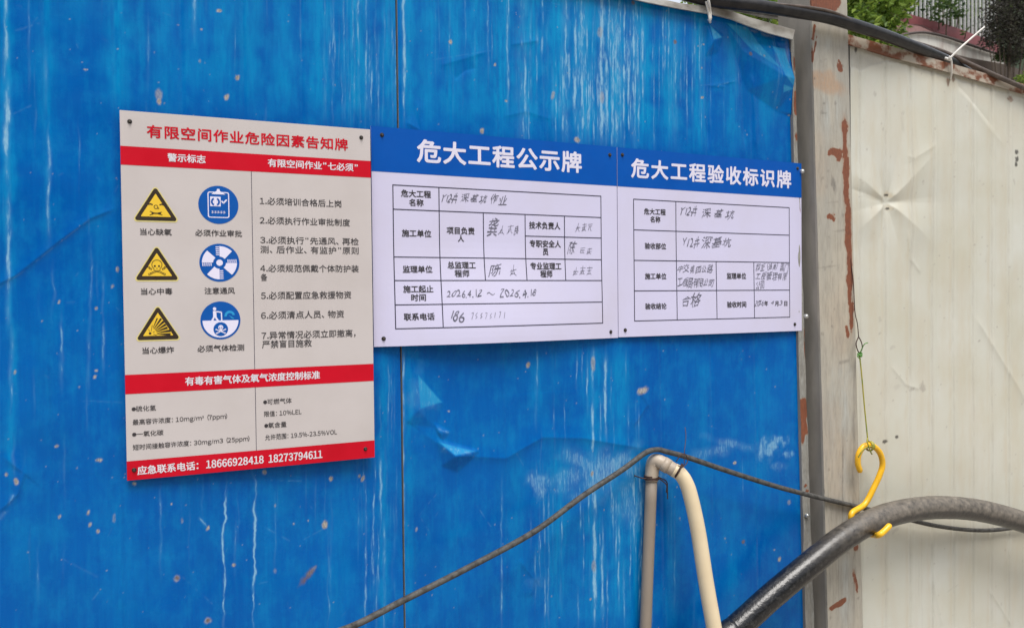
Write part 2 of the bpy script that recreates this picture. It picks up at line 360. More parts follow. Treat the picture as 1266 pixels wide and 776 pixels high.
# ================================================================ painted metal sheets
class Sheet:
    """a sheet of painted metal: grid with dents (D, metres towards the viewer) and four wear masks"""
    def __init__(s, xs, zs, y0):
        s.xs, s.zs, s.y0 = xs, zs, y0
        s.X, s.Z = np.meshgrid(xs, zs, indexing='ij')
        s.D = np.zeros_like(s.X); s.W = [np.zeros_like(s.X) for _ in range(4)]; s.k = 0
    def p(s, px, py):
        q = at(px, py, s.y0); return q[0], q[2]
    def win(s, x0, x1, z0, z1):
        a, b = np.searchsorted(s.xs, (x0, x1)); c, d = np.searchsorted(s.zs, (z0, z1))
        return slice(a, b), slice(c, d)
    def put(s, ch, w, m):
        s.W[ch][w] = np.maximum(s.W[ch][w], np.clip(m, 0, 1))
    def streak(s, ch, px, y0, y1, wid, a, wob=0.002, seed=None, rag=0.6):
        """run-down mark from pixel row y0 to y1"""
        s.k += 1; sd = seed or s.k * 3 + 1
        xa, za = s.p(px, y0); xb, zb = s.p(px, y1)
        if za < zb: xa, za, xb, zb = xb, zb, xa, za
        w = s.win(min(xa, xb) - wid * 4 - wob * 2, max(xa, xb) + wid * 4 + wob * 2, zb - 0.02, za + 0.02)
        X, Z = s.X[w], s.Z[w]
        if X.size == 0: return
        t = np.clip((za - Z) / (za - zb + 1e-6), 0, 1)
        c = xa + (xb - xa) * t + (fbm(Z * 28, Z * 0 + sd, sd, 4) - 0.5) * 2 * wob
        ww = wid * (0.55 + 0.9 * vn(Z * 45, Z * 0 + sd * 1.3, sd + 5))
        m = np.exp(-((X - c) / ww) ** 2) * a
        m *= (1 - rag) + rag * sstep(0.25, 0.65, fbm(Z * 38, X * 160, sd + 9, 3))
        m *= sstep(-0.01, 0.06, za - Z + 0.01) * sstep(-0.005, 0.09, Z - zb + 0.005)
        s.put(ch, w, m)
    def blob(s, ch, px, py, rx, ry, a=1.0, rot=0.0, edge=0.35, rag=0.5):
        """chip or stain, radii in photo pixels"""
        s.k += 1
        x, z = s.p(px, py); k = abs(s.p(px + 1, py)[0] - x); kz = abs(s.p(px, py + 1)[1] - z)
        rx, rz = rx * k, ry * kz; R_ = max(rx, rz) * 1.8
        w = s.win(x - R_, x + R_, z - R_, z + R_); X, Z = s.X[w] - x, s.Z[w] - z
        c, n = math.cos(rot), math.sin(rot); u = X * c + Z * n; v = -X * n + Z * c
        d = np.sqrt((u / rx) ** 2 + (v / rz) ** 2) + rag * (fbm(s.X[w] / R_ * 2.2, s.Z[w] / R_ * 2.2, s.k, 3) - 0.5) * 1.6
        s.put(ch, w, a * (1 - sstep(1 - edge, 1 + edge, d)))
    def line(s, ch, pts, wid, a, wob=0.0):
        """scratch along pixel points, width in metres"""
        s.k += 1
        for q0, q1 in zip(pts[:-1], pts[1:]):
            (xa, za), (xb, zb) = s.p(*q0), s.p(*q1)
            w = s.win(min(xa, xb) - wid * 4, max(xa, xb) + wid * 4, min(za, zb) - wid * 4, max(za, zb) + wid * 4)
            X, Z = s.X[w], s.Z[w]; L2 = (xb - xa) ** 2 + (zb - za) ** 2 + 1e-9
            t = np.clip(((X - xa) * (xb - xa) + (Z - za) * (zb - za)) / L2, 0, 1)
            d = np.hypot(X - xa - t * (xb - xa), Z - za - t * (zb - za)) + (fbm(X * 90, Z * 90, s.k, 2) - .5) * wob
            s.put(ch, w, a * .8 * np.exp(-(np.maximum(d, 0) / max(wid, .0010)) ** 2) * sstep(.28, .62, fbm(X * 120, Z * 120, s.k + 3, 2)))
    def groove(s, x, wid, dep, lean=0.0):
        c = x + lean * s.Z; s.D += dep * np.exp(-((s.X - c) / wid) ** 2)
    def crease(s, pts, h, wid, up=1.0, dn=0.35, taper=True):
        """fold along pixel points: height h on the ridge, falling off over wid above (up) and below (dn)"""
        P = [s.p(*q) for q in pts]; n = len(P) - 1
        m = np.zeros_like(s.D)
        for i, ((xa, za), (xb, zb)) in enumerate(zip(P[:-1], P[1:])):
            R_ = wid * 5
            w = s.win(min(xa, xb) - R_, max(xa, xb) + R_, min(za, zb) - R_, max(za, zb) + R_)
            X, Z = s.X[w], s.Z[w]; dx, dz = xb - xa, zb - za; L = math.hypot(dx, dz)
            tt = ((X - xa) * dx + (Z - za) * dz) / L ** 2; t = np.clip(tt, 0, 1)
            sg = ((X - xa) * -dz + (Z - za) * dx) / L * (1 if dx >= 0 else -1)
            d = np.hypot(X - xa - t * dx, Z - za - t * dz)
            e = np.exp(-d / (wid * np.where(sg > 0, up, dn)))
            if taper:
                g_ = (i + t) / n; e = e * sstep(0, 0.18, g_) * sstep(0, 0.18, 1 - g_) if n else e
            m[w] = np.where(np.abs(e) > np.abs(m[w]), e, m[w])
        s.D += h * m
    def facet(s, pts, hs):
        """flat dented facet: a triangle of pixel points with a height at each corner (mm)"""
        (x0, z0), (x1, z1), (x2, z2) = [s.p(*q) for q in pts]
        w = s.win(min(x0, x1, x2), max(x0, x1, x2), min(z0, z1, z2), max(z0, z1, z2)); X, Z = s.X[w], s.Z[w]
        dt = (z1 - z2) * (x0 - x2) + (x2 - x1) * (z0 - z2)
        a = ((z1 - z2) * (X - x2) + (x2 - x1) * (Z - z2)) / dt; b = ((z2 - z0) * (X - x2) + (x0 - x2) * (Z - z2)) / dt; c = 1 - a - b
        ins = sstep(-0.02, 0.10, np.minimum(np.minimum(a, b), c))
        s.D[w] += ins * (a * hs[0] + b * hs[1] + c * hs[2]) * 0.001
    def patch(s, pts, tris):
        """hammered facets: points are (pixel x, pixel y, height in mm), outline at height 0"""
        H_ = np.full_like(s.D, -9.0)
        for t in tris:
            (x0, z0), (x1, z1), (x2, z2) = [s.p(pts[i][0], pts[i][1]) for i in t]; hs = [pts[i][2] for i in t]
            w = s.win(min(x0, x1, x2), max(x0, x1, x2), min(z0, z1, z2), max(z0, z1, z2)); X, Z = s.X[w], s.Z[w]
            dt = (z1 - z2) * (x0 - x2) + (x2 - x1) * (z0 - z2)
            a = ((z1 - z2) * (X - x2) + (x2 - x1) * (Z - z2)) / dt; b = ((z2 - z0) * (X - x2) + (x0 - x2) * (Z - z2)) / dt; c = 1 - a - b
            v = np.where(np.minimum(np.minimum(a, b), c) >= -1e-6, (a * hs[0] + b * hs[1] + c * hs[2]) * .001, -9.0)
            H_[w] = np.maximum(H_[w], v)
        H_ = np.where(H_ < -1, 0, H_)
        for _ in range(3):
            H_[1:-1, 1:-1] = (H_[:-2, 1:-1] + H_[2:, 1:-1] + H_[1:-1, :-2] + H_[1:-1, 2:] + 2 * H_[1:-1, 1:-1]) / 6
        s.D += H_
    def mesh(s, name, mats, parent=None, thick=0.05, lean=0.0, loc=None, top=None, right=None):
        nx, nz = s.X.shape
        Xo = s.X + lean * s.Z
        Zo = s.Z.copy()
        if top is not None: Zo = np.minimum(Zo, top(Xo))
        if right is not None: Xo = np.minimum(Xo, right(Zo))
        V = np.stack([Xo, s.y0 - s.D, Zo], -1).reshape(-1, 3)
        idx = np.arange(nx * nz).reshape(nx, nz)
        F = np.stack([idx[:-1, :-1], idx[1:, :-1], idx[1:, 1:], idx[:-1, 1:]], -1).reshape(-1, 4)
        loop = np.concatenate([idx[:, 0], idx[-1, 1:], idx[-2::-1, -1], idx[0, -2:0:-1]])
        Bk = V[loop].copy(); Bk[:, 1] = s.y0 + thick
        n0 = len(V); nb = len(loop); j = np.arange(nb); j2 = (j + 1) % nb
        S = np.stack([loop[j2], loop[j], n0 + j, n0 + j2], -1)
        me = bpy.data.meshes.new(name)
        q = np.concatenate([F, S]); V = np.concatenate([V, Bk])
        org = wloc(parent) if parent is not None else np.array(loc if loc is not None else (s.xs.mean(), s.y0, GROUND))
        me.vertices.add(len(V)); me.vertices.foreach_set('co', (V - org).ravel())
        me.loops.add(q.size + nb); me.polygons.add(len(q) + 1)
        me.loops.foreach_set('vertex_index', np.concatenate([q.ravel(), (n0 + j)[::-1]]).astype(np.int32))
        me.polygons.foreach_set('loop_start', np.arange(len(q) + 1, dtype=np.int32) * 4)
        mi = np.zeros(len(q) + 1, np.int32); mi[len(F):] = 1
        for m in mats: me.materials.append(m)
        me.polygons.foreach_set('material_index', mi)
        sm = np.zeros(len(q) + 1, bool); sm[:len(F)] = True
        me.polygons.foreach_set('use_smooth', sm)
        me.update(calc_edges=True); me.validate()
        at_ = me.attributes.new('wear', 'FLOAT_COLOR', 'POINT')
        C4 = np.zeros((len(V), 4), np.float32)
        for k in range(4): C4[:nx * nz, k] = s.W[k].ravel()
        at_.data.foreach_set('color', C4.ravel())
        o = bpy.data.objects.new(name, me); COL.objects.link(o); o.location = org if parent is None else (0, 0, 0)
        if parent is not None: o.parent = parent
        return o

rg = np.random.RandomState(11)
ex = lambda z: np.interp(z, [-1.9, -1.12, 0.30], [1.097, 1.0685, 1.0265]) + 0.0005     # right edge of the blue panel
# ---------------------------------------------------------------- blue panel left of the seam
ZS = np.concatenate([np.linspace(GROUND, -1.16, 24, endpoint=False), np.arange(-1.16, 0.3301, 0.0018)])
def blue_common(s):
    s.D += (fbm(s.X * 3.1, s.Z * 2.3, 40, 3) - 0.5) * 0.006 + (fbm(s.X * 11, s.Z * 9, 50, 3) - 0.5) * 0.0016
A = Sheet(np.concatenate([np.arange(-1.25, -0.62, 0.012), np.arange(-0.62, 0.0531, 0.0013)]), ZS, 0.0)
blue_common(A)
for x in np.arange(-1.2, 0.05, 0.098): A.groove(x, 0.004, -0.0009)
A.groove(0.050, 0.003, -0.001)
# bleached bands on the flutes and chalk runs
for px, y0, y1, w, a in [(8, -60, 330, .010, .75), (14, 300, 620, .006, .6), (57, -60, 200, .011, .6), (58, 180, 330, .006, .45), (145, -60, 160, .016, .75), (100, -60, 60, .012, .35), (175, -60, 140, .006, .45),
                         (205, -60, 150, .020, .5), (240, -60, 135, .018, .55), (275, -60, 145, .022, .6), (310, -60, 150, .02, .65), (350, -60, 160, .024, .65), (395, -60, 165, .026, .75), (440, -60, 170, .026, .85), (480, -60, 175, .02, .7),
                         (475, 430, 800, .010, .55), (150, 590, 800, .02, .25), (330, 600, 800, .02, .22), (420, 600, 800, .02, .3), (30, 620, 760, .02, .25)]:
    A.streak(2, px, y0, y1, w, a, 0.006, rag=0.45)
for px, y0, y1, w, a, wob in [(7, -40, 120, .0028, .6, .003), (9, 100, 250, .0032, .75, .003), (11, 230, 420, .0028, .6, .003), (14, 400, 520, .002, .5, .003), (57, 60, 150, .002, .4, .002), (60, 150, 320, .0022, .5, .003), (66, 330, 400, .0018, .55, .004), (76, 390, 490, .0018, .55, .004),
                              (240, -40, 60, .0022, .55, .002), (249, -40, 8, .002, .6, .001), (183, 20, 120, .0016, .4, .002), (213, 5, 35, .0016, .3, .002), (112, 300, 420, .0016, .45, .003), (110, 400, 500, .0018, .5, .003), (128, 340, 480, .0016, .45, .003), (120, 330, 380, .0012, .4, .002),
                              (277, 592, 790, .0017, .8, .008), (313, 586, 790, .0017, .85, .008), (198, 600, 720, .0015, .45, .004), (224, 600, 640, .001, .4, .002), (390, 590, 660, .0013, .45, .002), (378, 580, 640, .001, .4, .002), (406, 650, 790, .0012, .4, .004), (343, 600, 650, .001, .35, .002),
                              (443, -20, 120, .0018, .5, .003), (453, 30, 150, .002, .65, .003), (459, 60, 165, .0016, .55, .003), (436, -20, 60, .0016, .4, .002), (425, -20, 90, .0014, .4, .002), (412, -20, 70, .0014, .35, .002), (490, -20, 160, .0018, .45, .002), (468, 40, 160, .0015, .4, .002),
                              (452, 590, 790, .0016, .5, .003), (462, 600, 700, .0018, .6, .004), (470, 560, 650, .0022, .65, .004), (474, 640, 740, .002, .6, .004), (480, 440, 560, .0015, .4, .003), (466, 700, 790, .002, .5, .003), (20, 540, 600, .0018, .55, .01), (28, 560, 590, .0016, .5, .006),
                              (113, 568, 590, .0014, .5, .001), (127, 570, 585, .0014, .5, .001), (74, 575, 600, .001, .4, .001), (330, -20, 40, .0012, .35, .002), (372, -20, 90, .0012, .35, .002)]:
    A.streak(0, px, y0, y1, w, a, wob)
A.crease([(-40, 370), (20, 340), (70, 300), (112, 270), (150, 255)], 0.0020, 0.010)
A.line(0, [(-10, 362), (30, 335), (66, 306), (110, 272)], .0009, .30)
A.crease([(0, 560), (30, 585), (22, 610), (-10, 640)], 0.002, 0.012)
A.line(0, [(0, 640), (8, 630), (16, 612)], .003, .4)
A.line(0, [(20, 38), (48, 29)], .0015, .35); A.line(0, [(10, 144), (38, 131)], .0011, .35)
A.line(0, [(114, 741), (124, 728)], .0008, .4); A.line(0, [(100, 495), (150, 497)], .0009, .3)
A.line(0, [(246, 639), (256, 650)], .0016, .9)
A.line(0, [(325, 650), (358, 668)], .0008, .4); A.line(0, [(376, 666), (398, 654)], .0008, .35); A.line(0, [(335, 593), (372, 594)], .0009, .4); A.line(0, [(425, 640), (432, 660), (426, 668)], .0009, .35)
A.line(0, [(430, 92), (450, 99)], .0009, .4); A.line(0, [(225, 712), (262, 745)], .0012, .25); A.line(0, [(78, 690), (120, 712)], .0015, .2)
for px, py, rx, ry, a, rot in [(270.6, 13.7, 3, 1.8, .9, .1), (248.8, 36.7, 1.3, 1.2, .9, 0), (293.8, 96.4, 2.4, 3.6, 1, -.4), (280, 120.5, 2.6, 3.8, 1, -.5), (196, 117, 4, 7, .55, 0), (196.5, 126, 2.6, 4.2, .95, 0), (106, 86.5, 2.6, 1, .9, 0), (247, 76, 1.6, 2, .5, 0), (220, 31, 1.2, 1.2, .5, 0),
                              (122.6, 568, 4, 2.2, .9, 0), (20, 594, 2.6, 4, .95, .2), (8, 586, 2, 2.4, .9, 0), (166, 597, 2.6, 1.8, .9, -.5), (73.6, 638, 1.8, 2.4, .85, -.3), (109, 633, 1.8, 2.8, .9, -.3), (111, 648, 2, 2.8, .9, -.2), (121, 656, 2.2, 2.4, .95, 0), (257, 652, 1.8, 3, .95, -.4), (288.6, 697.6, 2.2, 2, .9, 0), (401.7, 648.5, 3.4, 4.6, 1, 0), (409, 591, 2.2, 3.2, 1, 0), (327, 583, 2.4, 3, .8, 0), (448.6, 591, 2, 4, .9, -.4),
                              (119, 381, 2, 1.6, .95, 0), (52, 397, 1, 1, .9, 0), (119, 458, 2, 1.6, .9, .5), (117, 466, 2, 2.4, .95, -.4), (70, 551, 2.4, 1.6, .9, .3), (18.5, 460, 1.8, 2.6, .8, -.3), (145, 333, 2, 3, .8, 0), (139, 354, 1.6, 2, .7, -.4), (73, 373, 1.4, 2.4, .8, -.5), (98, 478, 1.1, 1.1, .8, 0), (340, 624, 1.2, 2, .6, 0), (212, 622, 1.2, 1.4, .8, 0), (363, 647, 1, 1.6, .8, 0), (381, 643, 1, 1, .8, 0), (444, 588, 1.4, 2, .9, 0), (225, 643, 1.5, 3.5, .4, 0), (141, 640, 2, 5, .4, 0), (76, 691, 1, 1, .6, 0), (340, 705, 2, 3, .35, 0), (95, 578, 1, 1, .6, 0), (455, 372, 1, 1, .4, 0)]:
    A.blob(1, px, py, rx, ry, a, rot)
A.blob(3, 381, 711, 14, 4.5, .9, .75, .4, 1.0); A.blob(1, 384, 706, 8, 2, .45, .8, .4, 1.1)
for px, py in [(257, 766), (219, 713.6)]: A.blob(1, px, py, 4, 4, .6); A.blob(3, px, py, 2.4, 2.4, 1, 0, .2, .2)
for _ in range(70): px = rg.uniform(395, 490); y0 = rg.uniform(-25, 110); A.streak(0, px, y0, min(y0 + rg.uniform(30, 130), 170), rg.uniform(.0009, .0018), rg.uniform(.2, .5), .0025, rag=.75)
for _ in range(50): px = rg.uniform(440, 490); y0 = rg.uniform(430, 720); A.streak(0, px, y0, y0 + rg.uniform(30, 110), rg.uniform(.0009, .0018), rg.uniform(.2, .55), .003, rag=.75)
for _ in range(60): px = rg.uniform(-40, 440); y0 = rg.uniform(-25, 700); A.streak(0, px, y0, y0 + rg.uniform(30, 110), rg.uniform(.0009, .0016), rg.uniform(.12, .35), .003, rag=.75)
for _ in range(240):
    A.blob(1, rg.uniform(-60, 490), rg.uniform(-20, 790), rg.uniform(.4, .85), rg.uniform(.4, 1.0), rg.uniform(.2, .7), rg.uniform(0, 3))
for _ in range(70):
    x, y, a = rg.uniform(-20, 480), rg.uniform(0, 780), rg.uniform(0, 3.1); l = rg.uniform(3, 14)
    A.line(0, [(x, y), (x + l * math.cos(a), y + l * math.sin(a))], .0008, rg.uniform(.06, .26))
panA = A.mesh('metal_fence', [M['blue'], M['core']])
tag(panA, 'broad blue sheet metal fence panel at left behind the red and grey board', 'fence panel', 'blue painted panels of the site fence')

# ---------------------------------------------------------------- blue panel right of the seam
Bp = Sheet(np.concatenate([np.arange(0.0556, 1.072, 0.0013)]), ZS, 0.0)
blue_common(Bp)
for px in (497, 555, 617, 678, 740, 812, 875, 930): Bp.groove(Bp.p(px, 60)[0], 0.004, -0.0011 if px != 497 else 0.0012, -0.012)
for px, y0, y1, w, a in [(505, -40, 160, .016, .8), (530, -40, 165, .02, .7), (560, -40, 170, .024, .7), (590, -40, 170, .024, .75), (620, -40, 180, .03, .8), (655, -40, 180, .03, .85), (690, -40, 180, .03, .95), (725, -40, 190, .03, 1), (760, -40, 190, .03, 1), (795, -40, 190, .028, 1), (830, -40, 190, .026, .85), (865, 0, 200, .022, .8), (905, 20, 200, .02, .6), (945, 30, 200, .02, .55),
                         (505, 430, 790, .012, .5), (735, 430, 790, .028, .6), (765, 430, 790, .03, .65), (690, 540, 790, .035, .55), (640, 560, 790, .02, .35), (785, 540, 790, .03, .6), (665, 430, 540, .014, .4), (830, 560, 790, .02, .4), (870, 440, 700, .02, .3), (940, 440, 620, .03, .35), (560, 600, 790, .02, .25), (905, 600, 790, .02, .3)]:
    Bp.streak(2, px, y0, y1, w, a, 0.006, rag=0.45)
# dense chalk runs below the top edge
for _ in range(120):
    c = rg.choice([640, 690, 716, 740, 750, 770, 780, 800, 830, 862]); px = c + rg.normal(0, 11)
    y0 = rg.uniform(-25, 90); L = rg.uniform(30, 150)
    strong = 1.0 if 700 < px < 790 else 0.62
    Bp.streak(0, px, y0, min(y0 + L, 200), rg.uniform(.0011, .0030), rg.uniform(.3, .8) * strong, rg.uniform(.001, .003), rag=.7)
for _ in range(55):
    px = rg.normal(748, 36); y0 = rg.uniform(-25, 120); Bp.streak(0, px, y0, min(y0 + rg.uniform(40, 170), 205), rg.uniform(.0012, .0026), rg.uniform(.25, .65), .0025, rag=.8)
for px, a_ in [(700, .30), (720, .34), (745, .42), (765, .34), (785, .32), (645, .26), (835, .2)]: Bp.streak(0, px, -40, 195, .011, a_, .005, rag=.7)
for _ in range(60): px = rg.choice([733, 745, 765, 785, 664, 690]) + rg.normal(0, 7); y0 = rg.uniform(425, 720); Bp.streak(0, px, y0, y0 + rg.uniform(30, 120), rg.uniform(.0010, .0022), rg.uniform(.25, .65), .0025, rag=.75)
for _ in range(40):
    Bp.streak(0, rg.uniform(500, 960), rg.uniform(-20, 80), rg.uniform(90, 190), rg.uniform(.0008, .0016), rg.uniform(.15, .45), .002, rag=.8)
for px, y0, y1, w, a in [(744, -20, 190, .0042, .85), (750, 60, 180, .003, .8), (712, 20, 170, .003, .75), (720, 50, 190, .0028, .75), (700, -10, 120, .0026, .65), (784, -10, 150, .0026, .7), (790, 80, 185, .0024, .6), (772, 0, 190, .0026, .7), (650, 50, 170, .0028, .65), (648, 130, 190, .003, .7), (684, 100, 150, .002, .6), (836, 40, 150, .002, .55), (850, 60, 180, .0018, .5), (762, 130, 195, .004, .7), (728, 110, 190, .003, .7),
                         (733, 428, 500, .0042, .9), (732, 490, 640, .0030, .7), (735, 600, 790, .0038, .8), (748, 428, 560, .0030, .8), (745, 640, 790, .003, .6), (720, 430, 480, .002, .6), (726, 440, 520, .002, .6), (765, 640, 760, .0024, .6), (772, 700, 790, .002, .5), (789, 500, 560, .002, .5), (783, 560, 700, .0026, .6), (793, 610, 790, .0024, .6), (756, 560, 650, .0026, .6), (664, 430, 500, .0018, .6), (663, 570, 620, .0026, .65), (666, 600, 640, .002, .5), (620, 585, 790, .0020, .42), (678, 600, 790, .0018, .45), (694, 620, 700, .0016, .5), (714, 730, 790, .003, .6), (695, 735, 760, .002, .6), (498.5, 430, 790, .0024, .75), (499, -30, 165, .0026, .7), (806, 620, 790, .0016, .5), (830, 610, 700, .0012, .4), (834, 630, 760, .0018, .5), (826, 640, 690, .001, .4), (858, 740, 780, .003, .45), (918, 560, 640, .001, .35), (556, 0, 100, .0014, .35), (575, -20, 80, .0014, .4), (604, -20, 120, .0016, .4), (628, -20, 150, .0022, .5), (880, 60, 170, .0012, .35), (820, 0, 120, .0016, .5), (896, 130, 170, .0012, .3)]:
    Bp.streak(0, px, y0, y1, w, a, 0.003)  # the seam streaks paint the bright highlight of the sheet edge
for px, py, rx, ry, a in [(760, 575, 26, 16, .55), (790, 590, 20, 26, .45), (735, 590, 22, 18, .45), (700, 590, 20, 12, .4), (665, 595, 9, 14, .5), (690, 600, 16, 8, .4), (775, 620, 12, 22, .4), (720, 570, 24, 10, .45), (905, 548, 22, 5, .45), (890, 556, 16, 7, .4), (953, 550, 9, 8, .65), (962, 545, 8, 6, .7), (946, 558, 7, 9, .6), (941, 552, 5, 8, .55), (975, 560, 5, 4, .6), (962, 575, 8, 4, .35), (870, 560, 20, 6, .35), (668, 720, 12, 8, .25), (515, 480, 10, 20, .30), (525, 500, 14, 6, .3), (820, 585, 16, 10, .3)]:
    Bp.blob(0, px, py, rx, ry, a * .72, rg.uniform(-.4, .4), .8, 1.6)
# folds and dents
Bp.crease([(505, 528), (530, 540), (560, 562), (590, 564), (625, 566), (645, 554), (670, 540), (720, 541), (790, 553), (850, 548)], 0.0036, 0.018, 1.6, 0.8)
Bp.patch([(538, 541, 0), (594, 556, 0), (560, 563, 10), (566, 584, 0), (545, 576, 0)], [(0, 1, 2), (2, 1, 3), (0, 2, 4), (2, 3, 4)]); Bp.line(0, [(548, 553), (566, 556), (586, 560)], .004, .45); Bp.line(0, [(546, 556), (575, 560)], .003, .4)  # chalk strokes here paint the facet's bright glint
Bp.patch([(534, 520, 0), (558, 534, 0), (541, 534, 5), (546, 545, 0)], [(0, 1, 2), (2, 1, 3), (0, 2, 3)]); Bp.line(0, [(540, 529), (553, 534)], .0025, .45)
Bp.patch([(504, 436, 0), (550, 497, 0), (516, 506, 6), (536, 528, 0), (500, 524, 0)], [(0, 1, 2), (2, 1, 3), (0, 2, 4), (2, 3, 4)])
Bp.crease([(540, 82), (570, 74), (606, 63)], 0.0012, 0.012, 1, .6); Bp.crease([(630, 56), (668, 50)], 0.0013, 0.010, 1, .6); Bp.crease([(560, 100), (575, 88), (590, 84)], -0.0012, 0.012)
Bp.crease([(620, 145), (650, 138), (690, 150)], 0.0009, 0.014); Bp.crease([(500, 150), (520, 162), (515, 120)], 0.0015, 0.01)
Bp.patch([(896, 26, 0), (955, 42, 0), (962, 96, 24), (924, 112, 0), (960, 138, 0), (984, 47, 4), (986, 102, 14), (986, 145, 4), (915, 62, 6)],
         [(0, 1, 8), (8, 1, 2), (0, 8, 3), (8, 2, 3), (2, 3, 4), (1, 5, 6), (1, 6, 2), (2, 6, 4), (6, 4, 7)])
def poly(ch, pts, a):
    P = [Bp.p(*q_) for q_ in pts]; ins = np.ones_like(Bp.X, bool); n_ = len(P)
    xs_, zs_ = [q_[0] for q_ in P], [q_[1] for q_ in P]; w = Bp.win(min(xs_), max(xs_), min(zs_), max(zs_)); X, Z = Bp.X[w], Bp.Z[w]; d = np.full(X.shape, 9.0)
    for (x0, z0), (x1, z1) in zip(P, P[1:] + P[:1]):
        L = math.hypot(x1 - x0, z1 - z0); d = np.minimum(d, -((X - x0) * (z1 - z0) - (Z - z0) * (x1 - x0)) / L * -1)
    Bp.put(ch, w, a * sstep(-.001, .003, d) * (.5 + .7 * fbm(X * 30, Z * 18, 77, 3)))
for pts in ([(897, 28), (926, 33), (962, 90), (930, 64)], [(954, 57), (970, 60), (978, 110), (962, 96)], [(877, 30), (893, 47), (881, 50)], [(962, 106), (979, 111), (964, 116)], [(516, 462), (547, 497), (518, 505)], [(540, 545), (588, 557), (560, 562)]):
    for pp in (pts, pts[::-1]): poly(2, pp, 1.2); poly(0, pp, .24)  # pale polygons stand in for sky reflection on the raised facets
Bp.patch([(872, 27, 0), (896, 44, 0), (880, 52, 8), (888, 66, 0), (872, 70, 0)], [(0, 1, 2), (2, 1, 3), (0, 2, 4), (2, 3, 4)])
Bp.crease([(877, 28), (882, 55), (880, 90), (877, 150), (877, 190)], -0.0035, 0.006, 1, 1); Bp.crease([(913, 55), (918, 90), (920, 130), (922, 190)], -0.003, 0.007, 1, 1)
Bp.crease([(928, 90), (932, 130), (935, 195)], 0.003, 0.006, 1, 1); Bp.crease([(900, 108), (880, 106), (915, 100)], 0.001, 0.006)
Bp.D -= 0.006 * np.exp(-((Bp.X - 0.96) / 0.08) ** 2 - ((Bp.Z - 0.30) / 0.10) ** 2)
Bp.crease([(790, 480), (800, 500), (780, 530)], 0.0015, 0.012); Bp.crease([(640, 690), (660, 715), (655, 740)], 0.0015, 0.012)
Bp.line(0, [(590, 625), (610, 655)], .0008, .4); Bp.line(0, [(638, 560), (647, 575)], .0009, .35); Bp.line(0, [(530, 655), (520, 640)], .0009, .4); Bp.line(0, [(889, 105), (908, 100)], .0012, .45); Bp.line(0, [(860, 106), (900, 103)], .0008, .35); Bp.line(0, [(540, 610), (530, 622)], .0008, .4)
Bp.line(0, [(530, 75), (606, 63)], .0012, .22); Bp.line(0, [(980, 118), (962, 110)], .0016, .5)
for px, py, rx, ry, a, rot in [(556.8, 52, 2, 2.8, 1, 0), (596, 162, 2.4, 3.4, 1, -.5), (714, 173, 3.6, 3, .9, 0), (626, 125, 1.6, 1.2, .9, 0), (612, 80, 1.4, 2, .95, -.4), (869, 120.5, 2, 1.4, .9, .3), (652.6, 451, 2.4, 3.4, 1, -.5), (794, 483, 6, 4.4, .95, .3), (732, 585, 1.8, 3, .9, 0), (908, 572, 2, 1.8, 1, .3), (963, 690.6, 1.8, 3.2, 1, -.5), (896, 665, 1, 1.4, .6, 0), (957, 679, 1.2, 1, .7, 0), (684, 118, 2, 5, .6, -.3), (742, 40, 3, 6, .45, 0), (745, 120, 2.6, 7, .45, 0), (470, 35, 4, 4, .4, 0), (734, 700, 2.5, 7, .5, 0), (733, 450, 2.6, 9, .6, 0), (730, 740, 1.4, 1.4, .9, 0), (555, 508, 1.2, 1.2, .7, 0), (515, 654, 1.4, 2.6, .6, -.3), (870, 55, 1.4, 1, .8, 0), (975, 143, 1.4, 1, .8, 0), (868, 84, 1, 1, .7, 0), (975, 620, 2, 3, .5, 0), (840, 640, 1, 1, .6, 0), (942, 70, 1.2, 1.2, .6, 0)]:
    Bp.blob(1, px, py, rx, ry, a, rot)
for px, py in [(918.6, 669), (926, 67.5), (783, 3.5), (835, 52)]: Bp.blob(3, px, py, 2, 2.4, 1, 0, .2, .2); Bp.blob(3, px, py, 2, 2.4, 1, 0, .2, .2)
for _ in range(230):
    Bp.blob(1, rg.uniform(500, 985), rg.uniform(-10, 790), rg.uniform(.4, .85), rg.uniform(.4, 1.0), rg.uniform(.2, .7), rg.uniform(0, 3))
for _ in range(70):
    x, y, a = rg.uniform(500, 980), rg.uniform(0, 780), rg.uniform(0, 3.1); l = rg.uniform(3, 14)
    Bp.line(0, [(x, y), (x + l * math.cos(a), y + l * math.sin(a))], .0008, rg.uniform(.06, .28))
# primer showing at the worn right edge and grey at the torn top edge
for py in (470, 520, 548): Bp.blob(3, 989, py, 2.5, 12, .6, 0, .5, 1)
Bp.streak(1, 972, 44, 90, .004, .35, .002); Bp.line(1, [(920, 34), (940, 40), (975, 50)], .0035, .40, .004)
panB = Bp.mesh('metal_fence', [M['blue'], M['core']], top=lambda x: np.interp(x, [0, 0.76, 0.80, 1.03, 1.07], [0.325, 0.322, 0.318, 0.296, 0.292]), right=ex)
tag(panB, 'dented blue sheet metal fence panel streaked with white runs between seam and grey post', 'fence panel', 'blue painted panels of the site fence')

